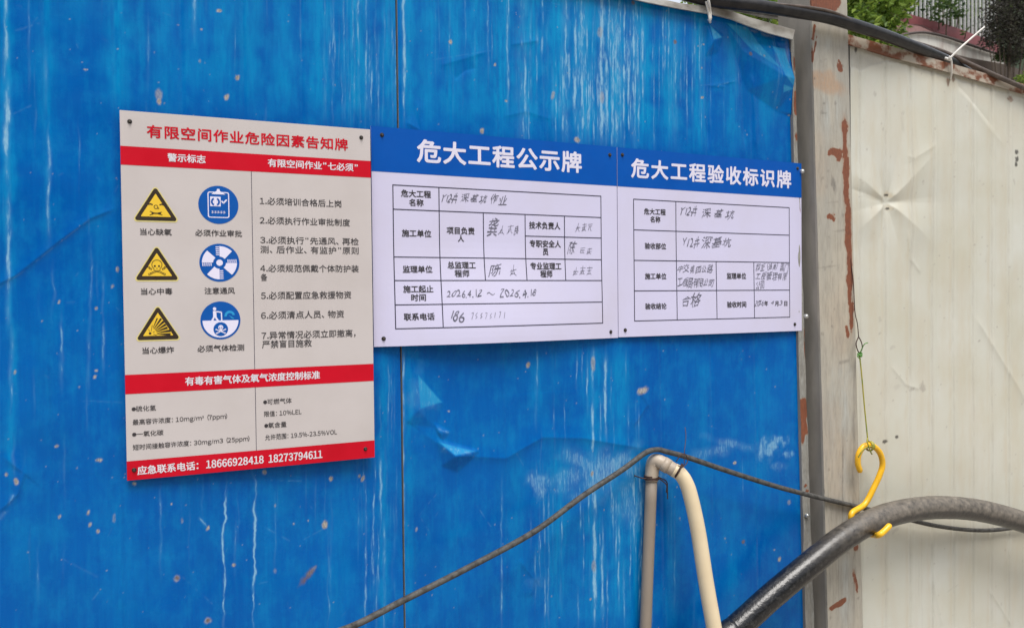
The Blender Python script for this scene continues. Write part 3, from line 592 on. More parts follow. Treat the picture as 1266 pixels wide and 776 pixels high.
# ---------------------------------------------------------------- steel post between blue and beige
LEAN = -0.034            # the post leans a little
def lx(z): return 1.0675 + LEAN * (z - 0.30) * 0.98
post = empty('fence_post', (1.11, 0.015, GROUND))
tag(post, 'weathered steel post with flaking red primer between the blue and beige panels', 'post')
P_ = Sheet(np.arange(1.0675, 1.1880, 0.0017), np.concatenate([np.linspace(GROUND, -1.2, 12, endpoint=False), np.arange(-1.2, 0.43, 0.0026)]), -0.035)
lean_fix = LEAN * 0.98
def ps(px, py):
    q = at(px, py, -0.035); return q[0] - lean_fix * (q[2] - 0.30), q[2]
P_.p = ps
P_.D += (fbm(P_.X * 30, P_.Z * 9, 8, 3) - .5) * .0015
P_.D += 0.0012 * np.exp(-((P_.X - 1.08) / .003) ** 2)
for y0, y1, dx in [(150, 205, 0), (195, 260, 1.5), (250, 330, 3), (300, 385, 3.5), (375, 415, 5)]:
    P_.streak(1, np.interp((y0 + y1) / 2, [140, 420], [1042, 1052.5]) + 1, y0 - 6, y1 + 6, .0085, 1.6, .003, rag=.2)
for px, py, rx, ry, a in [(1033, 188, 7, 5, 1), (1036, 191, 5, 6, 1), (1029, 186, 2.6, 3, 1), (1027, 267, 4.5, 4, .75), (1030, 270, 2, 4, .7), (1036, 0, 14, 16, 0), (1035, 747, 10, 3.2, .85), (1058, 675, 3.5, 9, .9), (1058, 720, 2, 16, .5), (1038, 84, 3, 7, .9), (1047, 410, 2, 9, .7)]:
    P_.blob(1, px, py, rx, ry, a, .2, .3, 1.0)
P_.blob(1, 1017, -4, 26, 17, 1, 0, .15, .4)
P_.line(1, [(1007, 32), (1004, 58), (1002, 84)], .0026, 1.9); P_.line(1, [(1011, 32), (1008, 56), (1004, 76)], .0020, 1.8); P_.blob(1, 1003, 70, 3, 12, 1, 0, .3, 1)
P_.blob(2, 1020, 103, 22, 9, 1, -.15, .5, 1); P_.blob(2, 1024, 97, 10, 8, .9, .3, .5, 1); P_.blob(2, 1036, 400, 14, 40, .25, 0, .6, 1); P_.blob(2, 1030, 560, 16, 60, .22, 0, .6, 1); P_.blob(2, 1013, 210, 10, 40, .25, 0, .6, 1)
P_.streak(3, 1010, 40, 90, .02, .9, .003); P_.streak(3, 1024, 40, 90, .014, .8, .003); P_.streak(3, 1022, 110, 180, .016, .9, .003); P_.streak(3, 1034, 110, 180, .010, .8, .003); P_.streak(3, 1045, 440, 800, .018, .8, .003); P_.streak(3, 1030, 440, 600, .012, .4, .003)
for y0, y1, px, w, a in [(210, 240, 1030, .004, .8), (430, 470, 1040, .0018, .6), (490, 515, 1043, .0022, .7), (540, 660, 1042, .0018, .75), (560, 600, 1042, .0022, .7), (600, 640, 1040, .0018, .7), (350, 400, 1036, .002, .35), (660, 770, 1037, .0018, .6), (680, 700, 1037, .003, .8), (700, 770, 1040, .0015, .5), (300, 320, 1032, .0025, .4), (440, 780, 1056, .005, .45)]:
    P_.streak(0, px, y0, y1, w, a, .002)
for px, py, rx, ry, a in [(1031, 228, 3, 10, .7), (1018, 140, 5, 1.6, .5), (1043, 447, 6, 2, .5), (1007, 97, 1.6, 1.2, .8), (1019, 128, 2, 1.2, .6), (1020, 330, 12, 1, .4), (1040, 285, 8, 1, .4), (1030, 250, 6, 1, .3)]:
    P_.blob(0, px, py, rx, ry, a, .1, .5, 1)
for _ in range(60): P_.blob(0, rg.uniform(1000, 1062), rg.uniform(30, 780), rg.uniform(.6, 2), rg.uniform(.6, 2.6), rg.uniform(.2, .55), rg.uniform(-1, 1), .5, 1)
P_.p = ps
face = P_.mesh('front_plate', [M['post'], M['post']], post, 0.006)
for v in face.data.vertices: v.co.x += lean_fix * (v.co.z + GROUND - 0.30)
sd_ = MB(); xw = lambda z: lx(z) + 0.0015
for x0, x1, y0, y1 in [(0.0, 0.006, -0.0288, 0.0648), (0.113, 0.119, -0.0288, 0.0648)]:
    sd_.prism([(lx(GROUND) + x0, y0, GROUND), (lx(GROUND) + x1, y0, GROUND), (lx(.44) + x1, y0, .44), (lx(.44) + x0, y0, .44)], (0, y1 - y0, 0))
sd_.build('side_plate', M['zinc_side'], post)
bk = MB(); bk.prism([(lx(GROUND), 0.065, GROUND), (lx(GROUND) + .119, 0.065, GROUND), (lx(.44) + .119, 0.065, .44), (lx(.44), 0.065, .44)], (0, .006, 0)); bk.build('back_plate', M['zinc_side'], post)

# grey steel angle screwed along the edge of the blue panel
ang = empty('edge_angle', (1.08, 0.0, GROUND))
tag(ang, 'narrow grey steel strip with red primer patches down the right edge of the blue panel', 'edge strip')
E_ = Sheet(np.arange(0, 0.0300, 0.0017), np.concatenate([np.linspace(GROUND, -1.2, 12, endpoint=False), np.arange(-1.2, 0.30, 0.0026)]), -0.0085)
def pe(px, py):
    q = at(px, py, -0.0085); return q[0] - ex(q[2]), q[2]
E_.p = pe
E_.W[3][:] = 0.9; E_.W[0][:] = 0.62
for px, py, rx, ry, a in [(988, 128, 4, 12, 1), (989, 170, 4, 4.5, .9), (992, 240, 3, 5, .9), (990, 120, 3, 10, 1), (999, 415, 2, 10, .9), (1000, 438, 2.4, 14, 1), (995, 508, 7, 14, 1), (994, 525, 6, 16, 1), (992, 540, 3, 10, 1), (997, 600, 2, 2, .9), (999, 607, 3, 2, .9), (992, 232, 4, 4, .8), (993, 262, 4, 3, .8), (987, 78, 3, 10, .8)]:
    E_.blob(1, px, py, rx, ry, a, .1, .3, .8)
for _ in range(30): E_.blob(0, rg.uniform(985, 1003), rg.uniform(40, 780), rg.uniform(.8, 3), rg.uniform(1, 7), rg.uniform(.3, .8), 0, .5, 1)
E_.D += (fbm(E_.X * 40, E_.Z * 14, 21, 3) - .5) * .005
st = E_.mesh('strip', [M['post'], M['zinc_side']], ang, 0.0075)
for v in st.data.vertices: v.co.x = ang.location.x * 0 + (v.co.x + 1.08) * float(np.interp(v.co.z + GROUND, [-1.1, .3], [1.0, .34])) + float(ex(v.co.z + GROUND)) - 1.08
for px, py in [(997, 391), (998, 637), (992, 212)]:
    q = at(px, py, -0.0125); b_ = MB()
    for k, (r_, h_) in enumerate([(0.006, 0.0), (0.006, 0.0025), (0.0038, 0.005), (0.0, 0.0058)]):
        pass
    n = 12; vv = []; 
    for r_, h_ in [(0.0058, -0.004), (0.0058, 0.0015), (0.0042, 0.0042), (0.0015, 0.0052)]:
        vv += [(q[0] + r_ * math.cos(a * 2 * math.pi / n), q[1] - h_, q[2] + r_ * math.sin(a * 2 * math.pi / n)) for a in range(n)]
    ff = [(i * n + j, i * n + (j + 1) % n, (i + 1) * n + (j + 1) % n, (i + 1) * n + j) for i in range(3) for j in range(n)] + [tuple(range(3 * n, 4 * n))]
    b_.add(vv, ff); b_.build('rivet', M['bolt'], ang, True)

# ---------------------------------------------------------------- beige panel
G_ = Sheet(np.concatenate([np.arange(1.215, 2.02, 0.0019), np.arange(2.02, 3.6, 0.02)]), np.concatenate([np.linspace(GROUND, -1.36, 16, endpoint=False), np.arange(-1.36, 0.312, 0.0026)]), -0.018)
G_.D += (fbm(G_.X * 3.1, G_.Z * 2.3, 70, 3) - .5) * .006 + (fbm(G_.X * 10, G_.Z * 8, 80, 3) - .5) * .0016
for i, px in enumerate((1063, 1095, 1126, 1153, 1179, 1203, 1226, 1247)):
    x = G_.p(px, 200)[0]; G_.groove(x, .0055, -.0019); G_.groove(x + .010, .006, .0011)
for x in np.arange(1.91, 3.6, .078): G_.groove(x, .0055, -.0016)
# pinched dent with four folds
px_, pz_ = G_.p(1098, 250)
dx_, dz_ = G_.X - px_, G_.Z - pz_; rr_ = np.hypot(dx_, dz_); th_ = np.arctan2(dz_, dx_)
G_.D -= .0075 * np.exp(-rr_ / .05)
for qx, qy, amp, half in [(1052, 212, .0070, 40), (1168, 174, .0070, 36), (1156, 304, .0080, 38), (1058, 287, .0066, 40)]:
    x_, z_ = G_.p(qx, qy); a_ = math.atan2(z_ - pz_, x_ - px_); R1 = math.hypot(x_ - px_, z_ - pz_)
    d_ = np.abs((th_ - a_ + math.pi) % (2 * math.pi) - math.pi)
    G_.D += amp * np.clip(1 - d_ / rad(half), 0, 1) * sstep(0, .035, rr_) * (1 - sstep(R1 * .55, R1 * 1.15, rr_))
G_.crease([(1050, 232), (1072, 240), (1092, 248)], -.0025, .012, 1, 1)
G_.crease([(1118, 192), (1128, 196), (1145, 186), (1158, 178)], .0015, .010, 1.6, .8)
G_.crease([(1180, 108), (1200, 128), (1222, 158), (1245, 185)], .0015, .016, 1, .9); G_.crease([(1180, 100), (1202, 125), (1230, 160)], -.002, .02)
G_.crease([(1203, 388), (1218, 412), (1236, 442), (1258, 478), (1275, 510)], .0030, .016, 1.2, .7)
G_.crease([(1120, 282), (1125, 320), (1140, 340)], .0015, .01); G_.crease([(1150, 700), (1158, 740), (1165, 776)], .002, .012); G_.crease([(1220, 725), (1238, 752), (1252, 776)], .002, .01)
G_.crease([(1100, 450), (1120, 475), (1140, 482)], .0015, .012)
for px, py in [(1098, 240), (1099, 257)]: G_.blob(1, px, py + 1, 2.0, 1.5, .9, 0, .3, .6); G_.blob(2, px + 1, py, 5, 4, .9, 0, .6, 1)
for px, py, rx, ry in [(1094, 546, 3, 2.2), (1109, 540, 2, 1.8), (1120, 60, 0, 0), (1059, 62, 1.5, 4), (1257, 188, 2, 3), (1257, 197, 2, 3.5), (1256, 203, 1.5, 3)]:
    if rx: G_.blob(1, px, py, rx, ry, .85, 0, .3, .7)
for px, py, rx, ry, a in [(1141, 478, 3, 5, .75), (1128, 481, 2.6, 1.6, .6), (1110, 478, 5, 3, .3), (1088, 395, 1.6, 4, .5), (1088, 412, 2, 1.4, .6), (1103, 430, 5, 2.6, .4), (1116, 140, 2, 3, .4), (1116, 155, 2, 10, .25), (1107, 655, 4, 2.6, .6), (1211, 421, 1.6, 1.2, .8), (1139, 225, 2, 1.4, .6), (1215, 228, 2, 1, .5), (1082, 117, 1.6, 3, .6), (1092, 160, 1.4, 1.6, .5), (1214, 293, 1, 1.2, .7), (1155, 327, 1.2, 1.2, .5), (1254, 225, 1.2, 4, .5), (1178, 726, 6, 1, .4), (1095, 730, 5, 2, .3), (1164, 475, 1, 1, .7), (1125, 454, 1, 1, .7), (1238, 746, 1, 2, .4), (1079, 716, 1, 1, .6), (1250, 585, 1, 1.4, .5)]:
    G_.blob(0, px, py, rx, ry, a, .3, .4, 1)
fx, fz = zip(*[G_.p(*q_) for q_ in [(1040, 76), (1052, 84), (1065, 88), (1078, 82), (1092, 77), (1110, 77), (1135, 84), (1165, 94), (1215, 108), (1266, 122)]])
edge_ = np.interp(G_.X, fx, fz) + (fbm(G_.X * 60, G_.Z * 60, 33, 3) - .5) * .006
film = sstep(-.001, .002, G_.Z - edge_)
G_.W[0] = np.maximum(G_.W[0], film * .48 * (1 - sstep(fx[5], fx[8], G_.X)))
G_.W[0] = np.maximum(G_.W[0], .28 * np.exp(-((G_.Z - edge_) / .0016) ** 2) * (1 - sstep(fx[6], fx[8], G_.X)))
G_.D -= film * .0012
G_.streak(0, 1140, 560, 790, .0014, .4, .004); G_.streak(0, 1137, 690, 760, .002, .4, .006); G_.line(0, [(1150, 690), (1156, 720), (1150, 740), (1160, 776)], .0012, .3)
for px, py, rx, ry, a in [(1150, 90, 60, 10, .45), (1210, 105, 50, 10, .5), (1085, 80, 30, 10, .3), (1176, 100, 14, 10, .5), (1135, 550, 26, 60, .22), (1090, 480, 20, 40, .25), (1210, 560, 20, 60, .2), (1160, 640, 60, 30, .25), (1250, 150, 20, 40, .25), (1090, 180, 20, 60, .2), (1230, 690, 30, 60, .2), (1160, 660, 20, 10, .35)]:
    G_.blob(2, px, py, rx, ry, a, -.2, .8, 1)
for px, py, rx, ry in [(1250, 123, 3, 3), (1246, 122, 2, 1.4), (1178, 97, 2, 4), (1200, 92, 8, 1.6), (1230, 102, 9, 1.6), (1172, 102, 1.4, 6)]: G_.blob(3, px, py, rx, ry, .8, 0, .4, 1)
for i, px in enumerate((1063, 1095, 1126, 1153, 1179, 1203, 1226, 1247)):  # rib shade lines painted in dirt colour along the grooves
    G_.streak(0, px + .5, 30, 800, .0030, .34, .0012, rag=.75); G_.streak(2, px - 4, 40, 800, .008, .45, .002, rag=.6)
    for k in range(5): y = rg.uniform(60, 700); G_.streak(0, px + 1, y, y + rg.uniform(40, 160), .0022, rg.uniform(.2, .45), .001)
for px, y0, y1, w_, a_ in [(1080, 120, 500, .02, .5), (1112, 60, 420, .016, .35), (1140, 380, 700, .022, .45), (1168, 90, 500, .018, .3), (1190, 300, 760, .022, .4), (1215, 480, 700, .02, .35), (1240, 120, 420, .02, .35), (1255, 420, 780, .02, .4), (1092, 500, 780, .02, .3), (1130, 120, 300, .014, .3)]:
    G_.streak(2, px, y0, y1, w_, a_, .004, rag=.4)
for _ in range(150): G_.blob(0, rg.uniform(1062, 1275), rg.uniform(60, 780), rg.uniform(.6, 1.4), rg.uniform(.6, 1.5), rg.uniform(.25, .7), 0)
panG = G_.mesh('metal_fence', [M['beige'], M['core']], thick=.045, top=lambda x: np.interp(x, [1.2, 1.94, 3.6], [0.306, 0.268, 0.21]))
tag(panG, 'ribbed beige sheet metal fence panel with a pinched dent right of the post', 'fence panel')
# rusty rail along its top
rl = MB(); tp = [(1039, 40.5), (1100, 57), (1175, 78.5), (1266, 104)]; bt = [(1041, 53), (1100, 70), (1175, 90), (1266, 116)]
T_ = [at(*q, -.027) for q in tp]; B_ = [at(*q, -.027) for q in bt]
ext = lambda L: L + [L[-1] + (L[-1] - L[-2]) * 5]
T_, B_ = ext(T_), ext(B_)
T_[0][0] = B_[0][0] = 1.187
for a, b_, c, d in zip(T_[:-1], T_[1:], B_[1:], B_[:-1]):
    pass
poly = [tuple(p) for p in B_] + [tuple(p) for p in T_[::-1]]
rl.prism(poly, (0, .005, 0))
topf = [np.array(p) for p in T_]
rl.prism([tuple(p + np.array([0, .0055, -.004])) for p in topf] + [tuple(p + np.array([0, .0055, 0])) for p in topf[::-1]], (0, .055, 0))
tag(rl.build('fence_rail', M['rail']), 'rusty angle rail along the top of the beige fence panel', 'rail')

# pale capping along the torn top of the dented blue panel
cp = MB()
tp = [(770, -14), (800, -5), (840, 4), (880, 9), (905, 14), (925, 21), (950, 28), (983, 37)]
bt = [(770, -4), (800, 3), (840, 11), (880, 18), (905, 24), (925, 32), (950, 41), (980, 49)]
T_ = [at(*q, -.014) for q in tp]; B_ = [at(*q, -.014) for q in bt]
T_ = [np.array([0.058, -.014, T_[0][2] + .004])] + T_; B_ = [np.array([0.058, -.014, B_[0][2] + .004])] + B_
cp.prism([tuple(p) for p in B_] + [tuple(p) for p in T_[::-1]], (0, .004, 0))
cp.prism([tuple(p + np.array([0, .0042, -.003])) for p in T_] + [tuple(p + np.array([0, .0042, 0])) for p in T_[::-1]], (0, .064, 0))
tag(cp.build('fence_capping', M['trim']), 'pale grey metal capping bent along the top of the blue panel', 'capping')

# ================================================================ the three printed boards
class Board:
    def __init__(s, name, label, org, ux, W, H, th, bulge, cmat, emat):
        s.o = np.array(org, float); s.ux = np.array(ux, float) / np.linalg.norm(ux); s.uz = np.array([0, 0, -1.0])
        s.n = np.array([s.ux[1], -s.ux[0], 0.0]); s.W, s.H, s.th, s.bulge = W, H, th, bulge
        s.root = empty(name, tuple(s.o + s.ux * W * .0005 + s.uz * H * .001))
        tag(s.root, label, 'sign', 'printed notice boards screwed to the fence')
        nx, nz = 44, 34; us = np.linspace(0, W, nx); vs = np.linspace(0, H, nz)
        f = [s.map(u, v, 0) for u in us for v in vs]; b = [s.map(u, v, -th) for u in us for v in vs]
        I = lambda i, j: i * nz + j
        F = [(I(i, j), I(i, j + 1), I(i + 1, j + 1), I(i + 1, j)) for i in range(nx - 1) for j in range(nz - 1)]
        n0 = nx * nz; Bf = [tuple(k + n0 for k in q[::-1]) for q in F]
        lp = [I(0, j) for j in range(nz)] + [I(i, nz - 1) for i in range(1, nx)] + [I(nx - 1, j) for j in range(nz - 2, -1, -1)] + [I(i, 0) for i in range(nx - 2, 0, -1)]
        S = [(lp[k], lp[k] + n0, lp[(k + 1) % len(lp)] + n0, lp[(k + 1) % len(lp)]) for k in range(len(lp))]
        build('panel', f + b, F + Bf + S, [cmat, emat], s.root, False, None, [0] * (len(F) + len(Bf)) + [1] * len(S))
    def map(s, u, v, h):
        """board millimetres (right, down, out) to world"""
        return s.o + s.ux * u * .001 + s.uz * v * .001 + s.n * (h + s.bulge(u / s.W, v / s.H)) * .001
    def pieces(s, name, polys, m, h=.3, parent=None):
        """flat printed shapes; each polygon in mm"""
        mb = MB()
        for p in polys:
            a = sum(p[i][0] * p[(i + 1) % len(p)][1] - p[(i + 1) % len(p)][0] * p[i][1] for i in range(len(p)))
            if a > 0: p = p[::-1]
            v = [s.map(x, y, h) for x, y in p]
            mb.add(v, [tuple(range(len(v)))])
        return mb.build(name, m, parent or s.root)
    def strip(s, x0, y0, x1, y1, n=24):
        """a printed band cut into cells so that it follows the board's curve"""
        xs = np.linspace(x0, x1, n + 1) if x1 - x0 > y1 - y0 else [x0, x1]; ys = np.linspace(y0, y1, n + 1) if x1 - x0 <= y1 - y0 else [y0, y1]
        if min(x1 - x0, y1 - y0) > 40: ys = np.linspace(y0, y1, 9)
        return [[(xs[i], ys[j]), (xs[i + 1], ys[j]), (xs[i + 1], ys[j + 1]), (xs[i], ys[j + 1])] for i in range(len(xs) - 1) for j in range(len(ys) - 1)]
    def screw(s, u, v, r=4.2):
        mb = MB(); n = 12
        def disc(rs, hs, mi, nn):
            vv = []
            for r_, h_ in zip(rs, hs): vv += [s.map(u + r_ * math.cos(2 * math.pi * k / nn), v + r_ * math.sin(2 * math.pi * k / nn), h_) for k in range(nn)]
            m_ = len(rs)
            mb.add(vv, [(i * nn + k, (i + 1) * nn + k, (i + 1) * nn + (k + 1) % nn, i * nn + (k + 1) % nn) for i in range(m_ - 1) for k in range(nn)] + [tuple(range((m_ - 1) * nn, m_ * nn))[::-1]], mi)
        disc([r, r, r * .85], [-1, .8, 1.3], 0, n); disc([r * .5, r * .5, r * .4], [1.2, 3.4, 3.8], 1, 6)
        mb.build('screw', [M['screw'], M['screw_head']], s.root)

# ---- lettering: outlines of single characters from Blender's own font, laid out in board millimetres
_gl = {}
def glyph(ch, off):
    if (ch, off) not in _gl:
        cu = bpy.data.curves.new('letter', 'FONT'); cu.body = ch; cu.resolution_u = 3; cu.offset = off
        o = bpy.data.objects.new('letter', cu); COL.objects.link(o)
        dg = bpy.context.evaluated_depsgraph_get(); dg.update()
        me = bpy.data.meshes.new_from_object(o.evaluated_get(dg))
        v = np.array([tuple(x.co)[:2] for x in me.vertices]).reshape(-1, 2); f = [tuple(p.vertices) for p in me.polygons]
        bpy.data.objects.remove(o); bpy.data.curves.remove(cu); bpy.data.meshes.remove(me)
        _gl[(ch, off)] = (v, f)
    return _gl[(ch, off)]
WIDE = lambda c: ord(c) >= 0x2e80 or c in '“”●'
def text_mesh(bd, mb, s, x0, x1, yc, h, wt, h_off, rng):
    off = 0.0
    br = {'B': .025, 'M': .016, 'R': .009, 'H': .0005}[wt] * (1.25 if h > 30 else 1)
    em = h / 0.93 if any(WIDE(c) for c in s) else h / 0.78
    pos = []; cur = 0
    if wt != 'H': s = ''.join(chr(ord(c) + 0xfee0) if 33 <= ord(c) < 127 and c not in '/-' else c for c in s)
    NARROW = lambda c: 0xff01 <= ord(c) <= 0xff5e and c not in '，：（）'
    for i, c in enumerate(s):
        v, f = glyph(c, off)
        if NARROW(c): w = v[:, 0].max() - v[:, 0].min() + (.12 if c not in '．／' else .10)
        elif WIDE(c):
            w = 1.0 if c not in '“”●' else 0.6
            if c in '：，（）、': w = 0.72
        else: w = (v[:, 0].max() if len(v) else .3) + 0.07
        pos.append((cur, w)); cur += w
    v0, vl = glyph(s[0], off)[0], glyph(s[-1], off)[0]
    left = 0.05 if NARROW(s[0]) else v0[:, 0].min(); right = pos[-1][0] + min(vl[:, 0].max(), pos[-1][1] - (.06 if NARROW(s[-1]) else 0))
    if s[0] in '“●': left = v0[:, 0].min()
    k = (x1 - x0) / ((right - left) * em)
    gs = min(1.12, max(0.72, k))
    cyn = 0.36 if any(WIDE(c) for c in s) else 0.343
    for (p, w), c in zip(pos, s):
        v, f = glyph(c, off)
        if not len(v): continue
        q = v.copy()
        if c in '“”': q = (q - q.mean(0)) + [0.3, .66]
        if c in '●': q = (q - q.mean(0)) * .8 + [0.32, .36]
        if c in '：，（）、': q[:, 0] += -.5 * (1 - .72) if c in '（）' else -.02
        if NARROW(c): q[:, 0] += .055 - q[:, 0].min()
        gx = (p + w / 2 - left) * em * k + (q[:, 0] - w / 2) * em * gs if WIDE(c) else (p - left + q[:, 0]) * em * k
        gy = (q[:, 1] - cyn) * em
        if wt == 'H':
            cx, cy = gx.mean(), 0.0
            a = rng.uniform(-.10, .10); sc = rng.uniform(.82, 1.08); dx, dy = gx - cx, gy
            jx = (vn(dx / em * 2.6 + rng.uniform(0, 90), gy / em * 2.6, 3) - .5) * .24 * em
            jy = (vn(dx / em * 2.2 + rng.uniform(0, 90), gy / em * 2.2, 5) - .5) * .26 * em
            dx, dy = dx + jx, dy + jy
            dx = dx + dy * .28
            gx = cx + (dx * math.cos(a) - dy * math.sin(a)) * sc; gy = (dx * math.sin(a) + dy * math.cos(a)) * sc + dx * .10 + rng.uniform(-.06, .06) * em
        for j in range(8 if wt == 'B' else 4):
            t_ = j * 2 * math.pi / (8 if wt == 'B' else 4) + .4
            mb.add([bd.map(x0 + a_ + br * em * math.cos(t_), yc - b_ + br * em * math.sin(t_), h_off + .02 * j) for a_, b_ in zip(gx, gy)], f)
